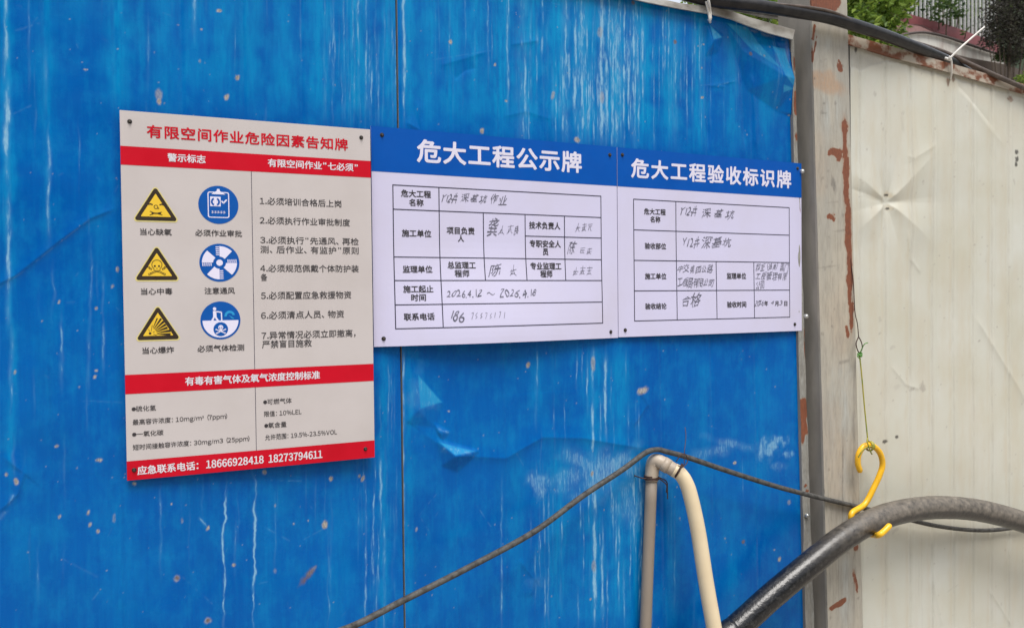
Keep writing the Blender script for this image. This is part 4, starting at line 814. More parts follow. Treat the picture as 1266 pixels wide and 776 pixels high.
TEXT = [
 ('A', 'red', 'B', '有限空间作业危险因素告知牌', 38.8, 365.0, 30.8, 20.1),
 ('A', 'white', 'B', '警示标志', 69.2, 126.7, 70.7, 13.1),
 ('A', 'white', 'B', '有限空间作业“七必须”', 227.0, 380.6, 70.1, 13.4),
 ('A', 'black', 'M', '当心缺氧', 26.2, 72.9, 191.7, 10.6),
 ('A', 'black', 'M', '必须作业审批', 109.0, 182.5, 191.6, 10.8),
 ('A', 'black', 'M', '当心中毒', 25.7, 72.2, 287.4, 10.5),
 ('A', 'black', 'M', '注意通风', 121.6, 169.4, 287.1, 10.7),
 ('A', 'black', 'M', '当心爆炸', 26.1, 73.0, 382.5, 10.5),
 ('A', 'black', 'M', '必须气体检测', 109.1, 182.7, 382.6, 10.8),
 ('A', 'black', 'R', '1.必须培训合格后上岗', 212.3, 351.7, 135.2, 12.5),
 ('A', 'black', 'R', '2.必须执行作业审批制度', 211.8, 366.8, 168.1, 12.5),
 ('A', 'black', 'R', '3.必须执行“先通风、再检', 212.1, 382.0, 201.3, 12.6),
 ('A', 'black', 'R', '测、后作业、有监护”原则', 211.8, 381.8, 217.4, 12.6),
 ('A', 'black', 'R', '4.必须规范佩戴个体防护装', 211.3, 381.4, 249.4, 12.6),
 ('A', 'black', 'R', '备', 211.9, 222.6, 264.7, 12.4),
 ('A', 'black', 'R', '5.必须配置应急救援物资', 211.8, 367.2, 295.8, 13.1),
 ('A', 'black', 'R', '6.必须清点人员、物资', 211.3, 353.7, 329.5, 13.1),
 ('A', 'black', 'R', '7.异常情况必须立即撤离，', 211.6, 374.2, 363.9, 13.2),
 ('A', 'black', 'R', '严禁盲目施救', 212.2, 295.9, 378.9, 13.1),
 ('A', 'white', 'B', '有毒有害气体及氧气浓度控制标准', 89.3, 309.1, 435.3, 13.8),
 ('A', 'black', 'R', '●硫化氢', 9.3, 44.5, 475.3, 8.9),
 ('A', 'black', 'R', '最高容许浓度：10mg/m³（7ppm）', 9.7, 154.9, 496.6, 9.1),
 ('A', 'black', 'R', '●一氧化碳', 9.3, 54.8, 516.1, 9.0),
 ('A', 'black', 'R', '短时间接触容许浓度：30mg/m3（25ppm）', 9.3, 190.2, 537.0, 9.1),
 ('A', 'black', 'R', '●可燃气体', 213.2, 260.0, 477.0, 9.5),
 ('A', 'black', 'R', '限值：10%LEL', 213.7, 276.7, 497.5, 9.5),
 ('A', 'black', 'R', '●氧含量', 214.3, 250.6, 517.4, 9.5),
 ('A', 'black', 'R', '允许范围：19.5%-23.5%VOL', 214.4, 337.9, 537.6, 9.6),
 ('A', 'white', 'B', '应急联系电话：', 15.5, 107.1, 574.9, 13.8),
 ('A', 'white', 'B', '18666928418', 119.4, 211.2, 574.4, 13.3),
 ('A', 'white', 'B', '18273794611', 219.9, 311.2, 574.5, 13.7),
 ('B', 'paper', 'B', '危大工程公示牌', 87.4, 445.5, 39.1, 41.1),
 ('B', 'black', 'B', '危大工程', 55.8, 114.0, 118.8, 13.0),
 ('B', 'black', 'B', '名称', 71.3, 99.1, 135.2, 13.0),
 ('B', 'black', 'B', '施工单位', 56.4, 113.8, 192.2, 13.0),
 ('B', 'black', 'B', '项目负责', 145.4, 202.7, 184.8, 13.3),
 ('B', 'black', 'B', '人', 168.3, 180.5, 199.3, 13.3),
 ('B', 'black', 'B', '技术负责人', 322.3, 393.4, 169.7, 14.0),
 ('B', 'black', 'B', '专职安全人', 323.0, 394.2, 206.2, 14.0),
 ('B', 'black', 'B', '员', 352.6, 364.8, 221.9, 14.0),
 ('B', 'black', 'B', '监理单位', 56.6, 114.1, 258.8, 13.0),
 ('B', 'black', 'B', '总监理工', 145.3, 203.1, 250.6, 13.3),
 ('B', 'black', 'B', '程师', 159.0, 188.8, 266.4, 13.3),
 ('B', 'black', 'B', '专业监理工', 322.8, 394.0, 250.9, 14.0),
 ('B', 'black', 'B', '程师', 344.7, 372.3, 266.6, 14.0),
 ('B', 'black', 'B', '施工起止', 56.3, 114.2, 295.5, 13.0),
 ('B', 'black', 'B', '时间', 71.0, 98.9, 311.3, 13.0),
 ('B', 'black', 'B', '联系电话', 55.8, 114.2, 346.8, 13.0),
 ('B', 'ink', 'H', 'Y12井', 135.2, 168.8, 123.7, 18.4),
 ('B', 'ink', 'H', '深基坑', 175.4, 230.9, 121.4, 20.3),
 ('B', 'ink', 'H', '作业', 236.4, 274.3, 122.4, 19.0),
 ('B', 'ink', 'H', '龚', 232.3, 250.6, 175.8, 30.1),
 ('B', 'ink', 'H', '良', 288.1, 299.3, 178.9, 17.5),
 ('B', 'ink', 'H', '陈', 413.2, 430.1, 212.2, 22.1),
 ('B', 'ink', 'H', '陈', 232.6, 256.3, 259.7, 24.9),
 ('B', 'ink', 'H', '2026.4.12', 141.5, 211.7, 304.9, 16.3),
 ('B', 'ink', 'H', '～', 223.2, 240.6, 305.3, 15.1),
 ('B', 'ink', 'H', '2026.4.18', 251.0, 332.3, 304.2, 18.4),
 ('B', 'ink', 'H', '186', 147.8, 172.9, 347.0, 19.2),
 ('C', 'paper', 'B', '危大工程验收标识牌', 33.7, 493.0, 41.7, 39.4),
 ('C', 'black', 'B', '危大工程', 67.4, 124.2, 131.5, 12.9),
 ('C', 'black', 'B', '名称', 83.7, 109.9, 148.0, 12.9),
 ('C', 'black', 'B', '验收部位', 68.7, 124.6, 205.3, 12.8),
 ('C', 'black', 'B', '施工单位', 68.4, 124.1, 270.1, 12.8),
 ('C', 'black', 'B', '验收结论', 68.0, 123.6, 334.6, 12.7),
 ('C', 'black', 'B', '监理单位', 293.5, 350.3, 268.7, 13.6),
 ('C', 'black', 'B', '验收时间', 292.7, 349.4, 333.7, 13.5),
 ('C', 'ink', 'H', 'Y12井', 163.2, 211.4, 126.3, 21.3),
 ('C', 'ink', 'H', '深基坑', 221.6, 321.2, 128.4, 24.8),
 ('C', 'ink', 'H', 'Y12井', 169.4, 217.7, 194.0, 22.0),
 ('C', 'ink', 'H', '深基坑', 224.6, 308.1, 193.7, 24.6),
 ('C', 'ink', 'H', '中交第四公路', 155.4, 253.1, 254.0, 18.3),
 ('C', 'ink', 'H', '工程局有限公司', 155.1, 252.8, 283.6, 20.5),
 ('C', 'ink', 'H', '和正（湖南）国门', 380.7, 481.6, 247.4, 17.8),
 ('C', 'ink', 'H', '工程管理有限', 380.3, 479.6, 268.2, 18.6),
 ('C', 'ink', 'H', '公司', 380.0, 404.9, 289.2, 17.6),
 ('C', 'ink', 'H', '合格', 166.1, 216.3, 323.1, 25.4),
 ('C', 'ink', 'H', '20', 376.9, 392.0, 331.1, 11.4),
 ('C', 'ink', 'H', '26', 389.0, 404.2, 330.4, 11.5),
 ('C', 'ink', 'H', '4', 426.2, 435.0, 331.6, 12.3),
 ('C', 'ink', 'H', '3', 452.1, 464.1, 331.9, 12.4),
 ('C', 'black', 'B', '年', 405.2, 416.4, 332.1, 11.5),
 ('C', 'black', 'B', '月', 438.1, 449.5, 332.5, 11.6),
 ('C', 'black', 'B', '日', 467.3, 478.9, 332.8, 11.7),
]


CM = {'red': 'print_red', 'white': 'print_white', 'paper': 'print_paper', 'black': 'print_black', 'ink': 'ink'}
PN = {'red': 'title', 'white': 'lettering', 'paper': 'title', 'black': 'lettering', 'ink': 'handwriting'}
def letter(bd, key):
    rng = np.random.RandomState(5)
    for (b, c, wt, t, x0, x1, yc, h) in TEXT:
        if b != key: continue
        mb = MB(); text_mesh(bd, mb, t, x0, x1, yc, h, wt, .62 if c in ('white', 'paper') else .45, rng)
        mb.build(PN[c], M[CM[c]], bd.root)
    for (x, y, w_, h_, n) in SCRIB.get(key, []):       # names hidden in the photo: unreadable pen strokes
        mb = MB(); digit = n >= 12; nc = 8 if digit else max(1, round(w_ / 17)); cw = w_ / nc; hh = h_ * (.95 if digit else 1.05)
        def pen(P, cx, cy, k):
            q_ = [(cx + (a_ + .30 * -b_ + rng.uniform(-.04, .04)) * cw * .9, cy + (b_ + rng.uniform(-.04, .04)) * hh) for a_, b_ in P]
            ribbon(bd, mb, spline([(u_, v_, 0) for u_, v_ in q_], 4)[:, :2], rng.uniform(.6, 1.0), .45 + .02 * k)
        for j in range(nc):
            cx, cy = x + cw * (j + .5) + rng.uniform(-.06, .06) * cw, y + rng.uniform(-.08, .08) * h_
            if digit: S = [[[(-.2, -.4), (.2, -.42), (0, .45)]], [[(.15, -.4), (-.2, -.05), (.2, .15), (-.15, .42)]], [[(.2, -.42), (-.25, .2), (.1, .42), (.15, .05), (-.15, .15)]], [[(0, -.42), (-.02, .42)]]][rng.randint(4)]
            else:
                S = [[(-.4, -.28), (.4, -.36)], [(-.34, rng.uniform(-.08, .1)), (.38, rng.uniform(-.14, .0))], [(-.02, -.48), (-.04, .1), (-.36, .44)], [(.05, -.1), (.18, .25), (.42, .42)], [(rng.uniform(-.3, -.1), -.1), (rng.uniform(-.3, -.1), .35)], [(-.2, .32), (.26, .26)]]
                S = [S[i] for i in rng.permutation(6)[:rng.randint(4, 7)]]
            for k, P in enumerate(S): pen(P, cx, cy, k)
        mb.build('handwriting', M['ink'], bd.root)
def ribbon(bd, mb, pts, w, h):
    P = np.array(pts, float); T = np.gradient(P, axis=0); T /= np.linalg.norm(T, axis=1)[:, None] + 1e-9
    Nn = np.stack([-T[:, 1], T[:, 0]], 1) * w / 2
    v = [bd.map(*p, h) for p in np.vstack([P + Nn, P - Nn])]; n = len(P)
    mb.add(v, [(i, i + 1, n + i + 1, n + i) for i in range(n - 1)])
SCRIB = {'B': [(438, 218, 32, 14, 7), (274, 259, 20, 22, 6), (252, 180, 36, 18, 6), (420, 259, 50, 18, 10), (428, 170, 44, 18, 9), (184, 347, 78, 14, 12)]}

def rrect(x0, y0, x1, y1, r, n=6):
    out = []
    for cx, cy, a0 in ((x1 - r, y0 + r, -90), (x1 - r, y1 - r, 0), (x0 + r, y1 - r, 90), (x0 + r, y0 + r, 180)):
        out += [(cx + r * math.cos(rad(a0 + 90 * k / n)), cy + r * math.sin(rad(a0 + 90 * k / n))) for k in range(n + 1)]
    return out
def rtri(apex, bl, br, r, n=6):
    P = [np.array(apex, float), np.array(br, float), np.array(bl, float)]; out = []
    for i in range(3):
        p, a, b = P[i], P[i - 1], P[(i + 1) % 3]
        u = (a - p) / np.linalg.norm(a - p); w = (b - p) / np.linalg.norm(b - p); bis = (u + w) / np.linalg.norm(u + w)
        sh = math.sqrt((1 - u @ w) / 2); c = p + bis * r / sh
        a0 = math.atan2(*(-(u - bis * (u @ bis)))[::-1])
        s0 = p + u * ((c - p) @ u); s1 = p + w * ((c - p) @ w)
        b0 = math.atan2(s0[1] - c[1], s0[0] - c[0]); b1 = math.atan2(s1[1] - c[1], s1[0] - c[0])
        d = (b1 - b0 + math.pi) % (2 * math.pi) - math.pi
        out += [(c[0] + r * math.cos(b0 + d * k / n), c[1] + r * math.sin(b0 + d * k / n)) for k in range(n + 1)]
    return out
def circ(cx, cy, r, n=40, a0=0, a1=360, ry=None):
    return [(cx + r * math.cos(rad(a0 + (a1 - a0) * k / n)), cy + (ry or r) * math.sin(rad(a0 + (a1 - a0) * k / n))) for k in range(n if a1 - a0 == 360 else n + 1)]
def stroke(pts, w):
    """polygons of a drawn line of width w"""
    out = []
    for a, b in zip(pts[:-1], pts[1:]):
        a, b = np.array(a, float), np.array(b, float); t = (b - a) / (np.linalg.norm(b - a) + 1e-9); n = np.array([-t[1], t[0]]) * w / 2; t = t * w * .25
        out.append([tuple(a - t + n), tuple(b + t + n), tuple(b + t - n), tuple(a - t - n)])
    return out
def ring(cx, cy, r0, r1, a0=0, a1=360, n=30):
    return [[(cx + r * math.cos(rad(a)), cy + r * math.sin(rad(a))) for r, a in ((r0, q0), (r1, q0), (r1, q1), (r0, q1))] for q0, q1 in zip(np.linspace(a0, a1, n + 1)[:-1], np.linspace(a0, a1, n + 1)[1:])]

# ---- board 1: red and grey notice
def bulA(u, v): return 1.2 * np.sin(math.pi * u) * (0.4 + .6 * v)
bA = Board('sign_board', 'tall grey and red notice board with warning triangles, leftmost of the three boards', (-0.412, -0.0105, -0.0095), (0.406, -0.0115, 0), 406, 589, 3.0, bulA, M['board_grey'], M['print_red'])
bA.pieces('header_band', bA.strip(0, 56.3, 406, 86.0), M['print_red'], .3)
bA.pieces('middle_band', bA.strip(0, 420.0, 406, 450.8), M['print_red'], .3)
bA.pieces('bottom_band', bA.strip(0, 558.2, 406, 589), M['print_red'], .3)
bA.pieces('divider_line', bA.strip(199.0, 86, 199.9, 420), M['print_line'], .3)
bA.pieces('divider_line', bA.strip(199.4, 450.8, 200.3, 558.2), M['print_line'], .3)
for k in range(3):
    y = (0, 95.6, 191.8)[k]
    t = bA.pieces('warning_triangle', [rtri((50, 115.5 + y), (14.0, 175.5 + y), (86.0, 175.5 + y), 4.5)], M['print_rim'], .3)
    bA.pieces('black_border', [rtri((50, 118.5 + y), (17.0, 173.4 + y), (83.0, 173.4 + y), 3.2)], M['print_dark'], .5, t)
    bA.pieces('yellow_field', [rtri((50, 129.8 + y), (27.4, 167.0 + y), (72.6, 167.0 + y), .6)], M['print_yellow'], .7, t)
    g_ = []
    if k == 0:      # face out of breath
        cy = 148.0
        g_ += stroke([(39.2, cy - .5), (42.0, cy - 1.4), (45.0, cy - .3)], 2.0) + stroke([(56, cy - .3), (59, cy - 1.4), (61.4, cy - .2)], 2.0)
        g_ += ring(50.2, cy + 3.2, 2.3, 3.3) + ring(53.9, cy + 5.5, .6, 1.2)
        g_ += stroke([(41.5, 158.5), (47, 161), (52, 161.2), (58.5, 159.4)], 1.1) + stroke([(41, 164.5), (47, 162.0), (52, 161.8), (59.5, 164)], 1.1) + stroke([(44, 161.5), (57, 161.6)], 1.8) + stroke([(46, 160), (44.5, 164)], .6)
    elif k == 1:    # skull and crossed bones
        cy = 148.5 + y
        g_ += ring(50, cy, 7.0, 8.0, 150, 390) + stroke([(43.2, cy + 4), (45.5, cy + 6.3), (45.8, cy + 10.4), (54.2, cy + 10.4), (54.5, cy + 6.3), (56.8, cy + 4)], .9)
        g_ += [circ(46.9, cy + 2.4, 1.6, 14), circ(53.1, cy + 2.4, 1.6, 14), [(50, cy + 4.6), (49, cy + 6.6), (51, cy + 6.6)]] + stroke([(48.4, cy + 8), (48.4, cy + 10.4)], .6) + stroke([(51.6, cy + 8), (51.6, cy + 10.4)], .6)
        for sx in (-1, 1):
            g_ += stroke([(50 - sx * 11.2, cy + 4.2), (50 - sx * 7.5, cy + 7)], .9) + stroke([(50 - sx * 12, cy + 6.2), (50 - sx * 8, cy + 8.4)], .9) + ring(50 - sx * 12.2, cy + 4.4, 1.0, 1.7) + stroke([(50 + sx * 5, cy + 11), (50 + sx * 10.5, cy + 14)], .9) + stroke([(50 + sx * 3.6, cy + 12.4), (50 + sx * 9.4, cy + 15.6)], .9) + ring(50 + sx * 11.4, cy + 15.4, 1.0, 1.7)
            g_ += stroke([(50 - sx * 4, cy + 12.6), (50, cy + 11.4), (50 + sx * 4, cy + 12.6)], .8)
    else:           # explosion rays
        ox, oy = 38.5, 163.5 + y
        g_ += [circ(ox - .6, oy - .6, 2.0, 14)]
        for a, r0, r1, w in [(4, 9, 31, 4.6), (-8, 10, 30, 4.2), (-20, 9, 27, 4.0), (-32, 9, 27, 3.8), (-44, 9, 28, 3.8), (-56, 9, 29, 3.4), (-67, 10, 27, 2.0), (14, 4, 9, 1.6), (-78, 4, 14, 1.2), (-30, 4, 7, 1.4), (-110, 4, 8, 1.0)]:
            if a in (4, 14): r1 = min(r1, 30)
            c, n_ = math.cos(rad(a)), math.sin(rad(a)); h_ = w / 2 * (1 if r1 > 20 else .6)
            if oy + n_ * r1 > 166 + y: r1 = (165.5 + y - oy) / max(n_, .01) if n_ > 0 else r1
            g_.append([(ox + c * r0 + n_ * .35, oy + n_ * r0 - c * .35), (ox + c * r1 + n_ * h_, oy + n_ * r1 - c * h_), (ox + c * r1 - n_ * h_, oy + n_ * r1 + c * h_), (ox + c * r0 - n_ * .35, oy + n_ * r0 + c * .35)])
    bA.pieces('pictogram', g_, M['print_dark'], .9, t)
for k, cy in enumerate((144.4, 240.3, 336.2)):
    cx = 146.0; d = bA.pieces('mandatory_disc', [circ(cx, cy, 31.6, 56)], M['print_sign_blue'], .3)
    w_ = []; c_ = []; b2 = []
    if k == 0:      # clipboard with a tick
        o_, i_ = rrect(cx - 17, cy - 21.5, cx + 17, cy + 21.5, 3.5), rrect(cx - 15.4, cy - 19.9, cx + 15.4, cy + 19.9, 2.2)
        w_ += [[o_[i], o_[(i + 1) % len(o_)], i_[(i + 1) % len(o_)], i_[i]] for i in range(len(o_))]
        w_ += [[(cx - 11, cy - 17.5), (cx - 7, cy - 20.5), (cx - 2.6, cy - 23), (cx - 1.8, cy - 26.4), (cx + 1.8, cy - 26.4), (cx + 2.6, cy - 23), (cx + 7, cy - 20.5), (cx + 11, cy - 17.5)]]
        w_ += [[(cx - 13, cy - 13.5), (cx + 3.5, cy - 13.5), (cx + 3.5, cy + 2.5), (cx - 13, cy + 2.5)]]
        w_ += stroke([(cx + 5.2, cy - 6.2), (cx + 8, cy - 3.4), (cx + 12.6, cy - 8.6)], 2.4)
        for j in range(5): w_ += stroke([(cx - 11 + 4.6 * j, cy + 11), (cx - 8 + 4.6 * j, cy + 11)], .7) + stroke([(cx - 11 + 4.6 * j, cy + 13.4), (cx - 8 + 4.6 * j, cy + 13)], .7) + stroke([(cx - 9.6 + 4.6 * j, cy + 10), (cx - 9.9 + 4.6 * j, cy + 14.2)], .6)
        b2 += ring(cx - 4.8, cy - 5, 4.2, 7.2, 115, 245) + ring(cx - 4.8, cy - 5, 4.2, 7.2, -65, 65) + [[(cx - 4.8, cy - 10.4), (cx - 3.2, cy - 8), (cx - 3.8, cy - 4), (cx - 3.2, cy + 2), (cx - 6.4, cy + 2), (cx - 5.8, cy - 4), (cx - 6.4, cy - 8)]][:0]
    elif k == 1:    # fan
        w_ += [circ(cx, cy, 5.2, 24)]
        for q in range(4):
            a = q * 90
            w_.append([(cx + 10 * math.cos(rad(a + 22)), cy + 10 * math.sin(rad(a + 22)))] and (circ(cx, cy, 27.6, 10, a + 0, a + 46) + circ(cx, cy, 10.2, 6, a + 2, a + 52)[::-1]))
            for j in range(5):
                r_ = 13.5 + 3.2 * j; a1 = rad(a - 2); p0 = (cx + r_ * math.cos(a1), cy + r_ * math.sin(a1)); tx, ty = math.sin(a1), -math.cos(a1)
                w_ += stroke([p0, (p0[0] + tx * 4.6, p0[1] + ty * 4.6)], 1.5)
    else:           # gas check: person above ground with a probe
        w_ += [circ(cx, cy, 28.4, 30, 0, 180)]
        w_ += [circ(cx - 9.2, cy - 19.4, 2.7, 16), [(cx - 11.8, cy - 16), (cx - 6.6, cy - 16), (cx - 6.2, cy - 5.5), (cx - 2.6, cy), (cx - 6.0, cy), (cx - 9.2, cy - 5), (cx - 11.4, cy), (cx - 15, cy), (cx - 11.6, cy - 6)]]
        w_ += stroke([(cx - 7, cy - 14.8), (cx + 1.6, cy - 13.6)], 2.0) + stroke([(cx + 1.4, cy - 13.8), (cx + 2, cy + 5)], 1.9)
        b2 += [circ(cx, cy + 14.5, 11.6, 34)]
        c_ += ring(cx + 14.6, cy - 7.4, 4.6, 8.4, 170, 350) + [[(cx + 13, cy - 8.6), (cx + 20.4, cy - 4.2), (cx + 22.4, cy - 1.6), (cx + 18, cy - 2.6)]]
    bA.pieces('symbol', w_, M['print_lilac'], .5, d)
    if b2: bA.pieces('symbol_backing', b2, M['print_sign_blue'], .7, d)
    if c_: bA.pieces('gauge', c_, M['print_cyan'], .5, d)
    if k == 2:
        sy = cy + 11.6; q_ = [circ(cx, sy, 3.9, 20), [(cx - 2.2, sy + 2.6), (cx + 2.2, sy + 2.6), (cx + 2.0, sy + 5.6), (cx - 2.0, sy + 5.6)]]
        for sx in (-1, 1): q_ += stroke([(cx - sx * 7, sy + 3.6), (cx + sx * 6.2, sy + 9.4)], 1.5) + [circ(cx - sx * 7.2, sy + 3.4, 1.2, 10), circ(cx + sx * 6.6, sy + 9.6, 1.2, 10)]
        bA.pieces('skull', q_, M['print_lilac'], .9, d)
        bA.pieces('skull_eyes', [circ(cx - 1.6, sy + .4, 1.0, 10), circ(cx + 1.6, sy + .4, 1.0, 10)], M['print_sign_blue'], 1.1, d)
    if k == 0:
        bA.pieces('emblem', [[(cx - 4.8, cy - 10.4), (cx - 2.8, cy - 7.4), (cx - 3.6, cy - 4), (cx - 3.4, cy + 1.6), (cx - 6.2, cy + 1.6), (cx - 6.0, cy - 4), (cx - 6.8, cy - 7.4)]], M['print_lilac'], .9, d)
letter(bA, 'A')
for u, v in [(14.2, 17.0), (389.5, 15.5), (10.5, 573.0), (389.0, 572.5)]: bA.screw(u, v, 3.6)

# ---- boards 2 and 3: blue headed white forms
def bulB(u, v): return np.maximum(0, 20.0 * np.exp(-((u - .45) / .36) ** 2) * sstep(.5, 1, v) * sstep(0, .10, u) * sstep(0, .06, 1 - u) + 1.5 * np.sin(math.pi * u) * (1 - v) * .5)
def bulC(u, v): return 3.2 * np.sin(math.pi * u) * sstep(.4, 1, v) + .5
bB = Board('sign_board', 'white form board headed in blue, middle board with a bulging lower edge', (-0.0005, -0.0085, 0.0), (1, 0, -.0006), 532.2, 400, 1.6, bulB, M['board_white'], M['board_white'])
bC = Board('sign_board', 'white form board headed in blue, rightmost board beside the grey post', (0.5326, -0.0090, -0.0006), (1, 0, -.002), 525.5, 398.5, 1.6, bulC, M['board_white'], M['board_white'])
bB.pieces('header_band', bB.strip(0, 0, 532.2, 81.5), M['print_blue'], .3)
bC.pieces('header_band', bC.strip(0, 0, 525.5, 81.6), M['print_blue'], .3)
def lines(bd, hs, vs, w=1.9):
    P = []
    for y, x0, x1 in hs: P += bd.strip(x0 - w / 2, y - w / 2, x1 + w / 2, y + w / 2, 40)
    for x, y0, y1 in vs:
        P += bd.strip(x - w / 2, y0 + w / 2 + .01, x + w / 2, y1 - w / 2 - .01, 24)
    bd.pieces('table_lines', P, M['print_line'], .3)
lines(bB, [(104.4, 40, 492), (148.7, 40, 492), (191.3, 313.2, 492), (236.2, 40, 492), (279.5, 40, 492), (324.2, 40, 492), (368, 40, 492)],
      [(40, 104.4, 368), (130.5, 104.4, 368), (222, 148.7, 279.5), (313.2, 148.7, 279.5), (403.6, 148.7, 279.5), (492, 104.4, 368)])
lines(bC, [(106.7, 40.5, 486), (171.6, 40.5, 486), (236.3, 40.5, 486), (301.2, 40.5, 486), (365.2, 40.5, 486)],
      [(40.5, 106.7, 365.2), (152.2, 106.7, 365.2), (263.2, 236.3, 365.2), (374.6, 236.3, 365.2), (486, 106.7, 365.2)])
letter(bB, 'B'); letter(bC, 'C')
for u, v in [(20.5, 14.8), (515, 17.5), (18, 385.5), (513, 387.0)]: bB.screw(u, v, 4.0)
for u, v in [(12.7, 15.1), (513, 12.5), (16.5, 384), (502.3, 382.5)]: bC.screw(u, v, 4.0)

# ================================================================ pipes, cables, hose, hook
ZB = GROUND + 0.02
# ---- grey water pipe with an elbow and a cream flexible pipe bent over
pl = at(798, 776, -.020); ptop = at(805.6, 588, -.020)
pipe = empty('water_pipe', (pl[0], -.024, GROUND)); tag(pipe, 'grey upright pipe with elbow and bent cream pipe in front of the blue panel', 'pipe')
dirp = (ptop - pl); foot = pl - dirp * ((pl[2] - GROUND) / dirp[2])
MB().tube([foot, pl, (pl + ptop) / 2, ptop], .0125, 20, sub=3).build('riser', M['pvc'], pipe, True)
e0 = at(808.4, 592, -.024); e1 = at(809.5, 570, -.025); e2 = at(816, 566, -.033); e3 = at(829, 574, -.050); e4 = at(838, 581, -.060)
MB().tube([at(805.2, 594, -.020), at(806, 584, -.020), at(807.5, 573, -.021), at(811.5, 569, -.027), at(819, 572, -.037), at(829, 578, -.049), at(836, 582.5, -.057)], [.0142, .0148, .0152, .0150, .0148, .0148], 20, sub=6).build('elbow', M['fitting'], pipe, True)
MB().tube([at(819.5, 572.5, -.038), at(827, 577, -.047)], .0162, 20, sub=2).build('collar', M['fitting'], pipe, True)
hp = [at(833, 580.5, -.054), at(841, 585.5, -.062), at(848, 596, -.068), at(854, 614, -.073), at(863, 656, -.079), at(873, 720, -.087), at(882.8, 776, -.095)]
dl = hp[-1] - hp[-2]; hp += [hp[-1] + dl * 1.5, hp[-1] + dl * 3.2]
last = hp[-1]; hp += [np.array([last[0] + .03, last[1] - .02, GROUND + .25]), np.array([last[0] + .06, last[1] - .06, GROUND + .04]), np.array([last[0] + .14, last[1] - .16, GROUND + .021])]
MB().tube(hp, [.0152, .0166, .0166], 20, sub=8).build('bent_pipe', M['cream'], pipe, True)
def coil(c, ax, r, turns, w, pitch, n=14):
    ax = np.array(ax, float); ax /= np.linalg.norm(ax); u = np.cross(ax, [0.2, .9, .1]); u /= np.linalg.norm(u); v = np.cross(ax, u)
    return [c + r * (math.cos(a) * u + math.sin(a) * v) + ax * pitch * a / 6.283 for a in np.linspace(0, 2 * math.pi * turns, int(n * turns))]
tie = MB(); c0 = at(805.4, 591, -.020)
tie.tube(coil(c0 + np.array([0, 0, -.002]), (.03, 0, 1), .0152, 2.2, 0, .0035), .0014, 6, sub=2)
tie.tube([c0 + np.array([-.0148, -.004, .002]), c0 + np.array([-.027, 0, .004]), c0 + np.array([-.031, .022, .006])], .0012, 6)
tie.tube([c0 + np.array([.009, -.012, .004]), c0 + np.array([.026, -.018, -.006]), c0 + np.array([.030, -.016, -.026]), c0 + np.array([.031, -.015, -.045])], .0013, 6)
tie.tube([c0 + np.array([.008, -.013, .003]), c0 + np.array([.024, -.020, -.012]), c0 + np.array([.027, -.016, -.03])], .0013, 6)
tag(tie.build('wire_tie', M['wire'], None, True), 'thin rusty wire twisted round the top of the grey upright pipe', 'wire')
tie = MB(); c1 = at(838, 581, -.060); ax = at(843, 584, -.066) - at(834, 578.5, -.056)
tie.tube(coil(c1, ax, .0163, 2.1, 0, .002), .0013, 6, sub=2)
tie.tube([at(836, 570, -.08), at(842, 562, -.085), at(848, 562, -.08), at(850, 570, -.078), at(844, 577, -.082), at(838, 575, -.084)], .0010, 6)
tie.tube([at(846, 574, -.08), at(846, 560, -.075), at(848, 540, -.06), at(847, 528, -.05)], .0008, 6)
tag(tie.build('wire_tie', M['wire'], None, True), 'looped rusty wire binding the cream bent pipe to the thin grey cable', 'wire')

# ---- thin grey cable slung over the elbow and on behind the black hose
q = [at(300, 800, -.16), at(380, 788, -.15), at(432, 775, -.14), at(500, 741, -.12), at(585, 698, -.09), at(660, 657, -.07), at(720, 613, -.05), at(770, 580, -.042), at(797, 560, -.034), at(812, 555.5, -.034), at(826, 558.5, -.040), at(850, 565, -.058), at(900, 582, -.055), at(960, 601, -.05), at(1010, 614, -.0445), at(1060, 626, -.0435), at(1085, 632, -.044), at(1120, 641, -.040), at(1160, 650, -.034), at(1205, 655, -.030), at(1245, 653, -.032), at(1290, 643, -.035), at(1400, 600, -.03)]
p0 = q[0]; q = [np.array([p0[0] - 1.1, -.42, GROUND + .015]), np.array([p0[0] - .62, -.35, GROUND + .10]), np.array([p0[0] - .25, -.22, p0[2] - .16])] + q
q.append(q[-1] + np.array([.5, .0, .1]))
tag(MB().tube(q, .0057, 10, sub=8).build('thin_cable', M['grey_rope'], None, True), 'thin grey cable slung across the blue panel over the pipe elbow', 'cable')

# ---- thick black hose held by the hook
m, nt, b = mat('dusty_black_hose', 0.4)
dust = attr(nt)[0]
gr = noise(nt, 45, 6); 
dm = mth(nt, 'MULTIPLY', dust, ramp(nt, noise(nt, 70, 9, None, 0.7), 0.32, 0.66, 0.2, 1.0))
geo = node(nt, 'ShaderNodeNewGeometry'); 
c = mix(nt, dm, mix(nt, ramp(nt, noise(nt, 120, 5), 0.5, 0.7), (0.007, 0.007, 0.008), (0.03, 0.029, 0.028)), (0.185, 0.16, 0.13))
c = mix(nt, ramp(nt, noise(nt, 38, 3), 0.70, 0.74, 0, 0.5), c, (0.26, 0.23, 0.19))
nt.links.new(c, b.inputs['Base Color']); nt.links.new(ramp(nt, dm, 0, 1, 0.24, 0.75), b.inputs['Roughness']); bump(nt, b, noise(nt, 150, 5), 0.35, 0.002)
M['hose'] = m
hz = [at(880, 800, -.062), at(908, 778, -.066), at(952, 738, -.076), at(1000, 698, -.088), at(1045, 663, -.097), at(1090, 639, -.102), at(1140, 628, -.098), at(1190, 628, -.098), at(1235, 636, -.102), at(1285, 652, -.11), at(1340, 676, -.12)]
a0 = hz[0]; d0 = hz[0] - hz[3]; d0 /= np.linalg.norm(d0)
